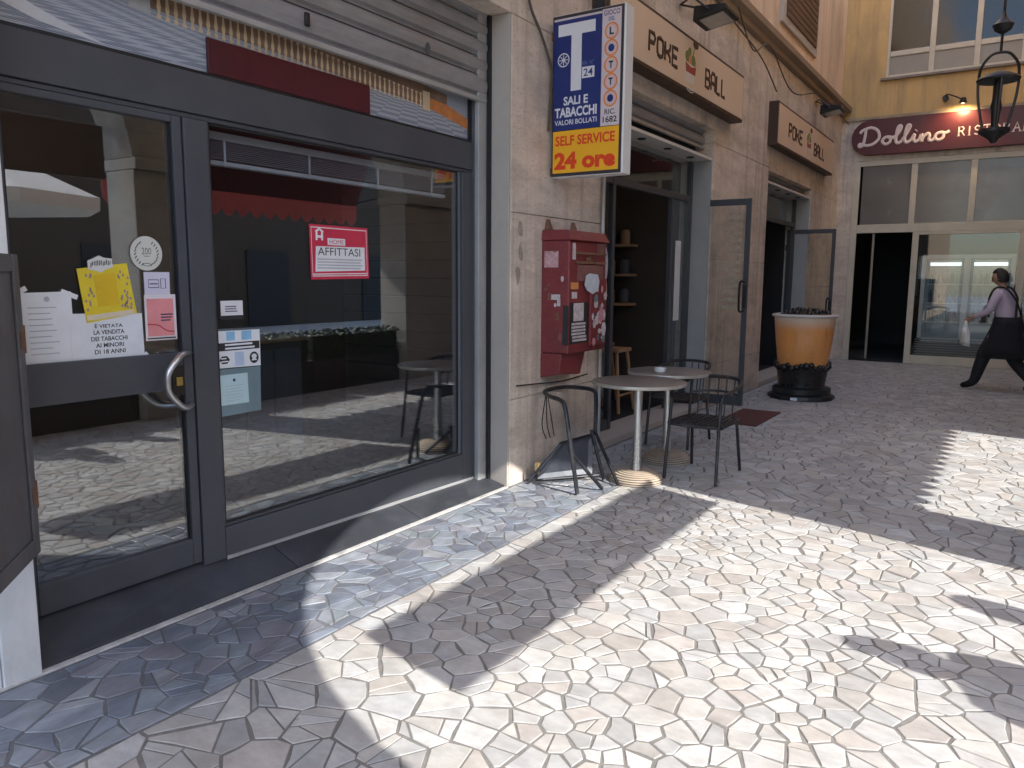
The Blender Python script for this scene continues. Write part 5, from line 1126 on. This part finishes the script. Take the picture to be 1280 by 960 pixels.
JW = {'pelvis': ((0, 0, .93), (.155, .115)), 'belly': ((0, .02, 1.09), (.15, .105)), 'chest': ((0, .06, 1.29), (.165, .115)), 'neck0': ((0, .085, 1.415), .06), 'neck': ((0, .105, 1.47), .05), 'head0': ((0, .125, 1.53), .05), 'head': ((0, .145, 1.575), -.25),
      'hipl': ((-.09, .02, .88), .095), 'hipr': ((.09, -.02, .88), .095), 'kneel': ((-.10, .22, .50), .062), 'kneer': ((.10, -.05, .48), .062), 'anklel': ((-.10, .33, .09), .043), 'ankler': ((.10, -.34, .14), .043), 'toel': ((-.11, .50, .035), .035), 'toer': ((.11, -.24, .035), .035),
      'shl': ((-.175, .07, 1.375), .062), 'shr': ((.175, .07, 1.375), .062), 'elbl': ((-.24, .14, 1.12), .045), 'elbr': ((.25, .02, 1.11), .045), 'wril': ((-.19, .36, 1.02), .029), 'wrir': ((.24, .16, .92), .029), 'palml': ((-.17, .43, .98), (.030, .022)), 'palmr': ((.23, .20, .85), (.030, .022))}
def clw(c):
    if c.z > 1.43 and abs(c.x) < .11: return 0
    if c.z < .10 : return 3
    if c.z < .99 and not (abs(c.x) > .165 and c.z > .75) and c.y < .30 or c.z < .75: return 2
    if c.y > .34 and c.z > .8: return 0
    if abs(c.x) > .2 and c.z < .95: return 0
    return 1
JW2 = {k: (v[0], (v[1] if k[:4] in ('head', 'neck', 'palm', 'wril', 'wrir', 'toel', 'toer') else (tuple(q*1.18 for q in v[1]) if isinstance(v[1], tuple) else v[1]*(1.55 if k[:4] in ('knee', 'ankl') else 1.22)))) for k, v in JW.items()}
wt, WW = person('waiter in pale lilac shirt, dark apron and braces walking left with a white cloth', (12.62, .10, -.003), math.radians(-22), JW2, ([LILAC, NAV], clw), SHOE)
APR = mat('apron_black', (.010, .010, .014), .85, 0, .2, 7, .15, 30)
mb = MB(); n = 28; ring = []
pv = [(1.04, .185, .155, 0.0), (.93, .205, .175, .0), (.78, .22, .21, .02), (.62, .23, .27, .03), (.48, .235, .31, .04)]
vs = [WW(Vector((rx*math.cos(2*math.pi*k/n)*(1+.03*math.sin(k*2.2)), ry*math.sin(2*math.pi*k/n)*(1+.04*math.sin(k*1.7))+oy, z))) for z, rx, ry, oy in pv for k in range(n)]
mb.add(vs, [(i*n+k, i*n+(k+1) % n, (i+1)*n+(k+1) % n, (i+1)*n+k) for i in range(len(pv)-1) for k in range(n)]); ap = mb.build('apron', APR, wt, smooth=True); sd_ = ap.modifiers.new('t', 'SOLIDIFY'); sd_.thickness = .004
for sx_ in (-1, 1):
    pts = [(sx_*.10, .20, 1.03), (sx_*.11, .215, 1.25), (sx_*.10, .16, 1.42), (sx_*.09, .03, 1.435), (sx_*.04, -.08, 1.30), (-sx_*.03, -.108, 1.18), (-sx_*.09, -.135, 1.03)]
    MB().tube([WW(Vector(p)) for p in smoothp(pts, 5)], .014, 6).build('strap', APR, wt, smooth=True)
ck = thing('cloth', 'crumpled white napkin cloth hanging from the hand of the waiter', 'cloth', tuple(WW(Vector((-.17, .45, .95)))))
mb = MB(); nu, nv = 10, 9; vs = []
for j in range(nv):
    for i in range(nu):
        s = i/(nu-1)-.5; q = j/(nv-1); vs.append(WW(Vector((-.17+s*(.06+.16*q)+.02*math.sin(j+i*1.3), .46+.05*math.sin(i*1.4)*(.4+q)+s*.22*q, .97-.34*q+.03*math.cos(i*.9)*q))))
mb.add(vs, [(j*nu+i, j*nu+i+1, (j+1)*nu+i+1, (j+1)*nu+i) for j in range(nv-1) for i in range(nu-1)]); o = mb.build('sheet', WHITE, ck, smooth=True); o.modifiers.new('t', 'SOLIDIFY').thickness = .006
JS = dict(JW); JS.update({'belly': ((0, .01, 1.10), (.15, .11)), 'chest': ((0, .0, 1.30), (.17, .12)), 'neck0': ((0, -.01, 1.43), .06), 'neck': ((0, 0, 1.485), .05), 'head0': ((0, .01, 1.54), .05), 'head': ((0, .02, 1.60), 0.0),
      'hipl': ((-.09, 0, .88), .095), 'hipr': ((.09, 0, .88), .095), 'kneel': ((-.11, .03, .49), .062), 'kneer': ((.11, .03, .49), .062), 'anklel': ((-.12, -.01, .08), .043), 'ankler': ((.12, 0, .08), .043), 'toel': ((-.14, .14, .035), .035), 'toer': ((.14, .14, .035), .035),
      'shl': ((-.18, .0, 1.39), .062), 'shr': ((.18, .0, 1.39), .062), 'elbl': ((-.25, -.02, 1.12), .045), 'elbr': ((.25, -.02, 1.12), .045), 'wril': ((-.26, .08, .89), .029), 'wrir': ((.20, .20, 1.05), .029), 'palml': ((-.255, .11, .82), (.030, .022)), 'palmr': ((.14, .27, 1.08), (.030, .022))})
def cls(c):
    if c.z > 1.46 and abs(c.x) < .11: return 0
    if c.z < .10: return 3
    if (c.z < .97 and abs(c.x) < .205 and c.y < .16): return 2
    if c.y > .19 and c.z > .8 or (abs(c.x) > .2 and c.z < .90): return 0
    return 1
JS = {k: (v[0], (v[1] if k[:4] in ('head', 'neck', 'palm', 'wril', 'wrir', 'toel', 'toer') else (tuple(q*1.2 for q in v[1]) if isinstance(v[1], tuple) else v[1]*1.3))) for k, v in JS.items()}
JK = mat('dark_jacket', (.03, .035, .05), .85, 0, .15, 8, .1, 40)
person('person in a dark jacket standing in the sun by the arch, casting the longer shadow', (2.93, -1.60, -.003), math.radians(15), JS, ([JK, NAV], cls), SHOE, .05, 1.3)
person('person in dark clothes standing further along the arch, casting the shorter shadow', (3.66, -1.93, -.003), math.radians(-30), JS, ([mat('grey_jumper', (.09, .085, .08), .85, 0, .15, 8, .1, 40), NAV], cls), SHOE, .1, 1.2)
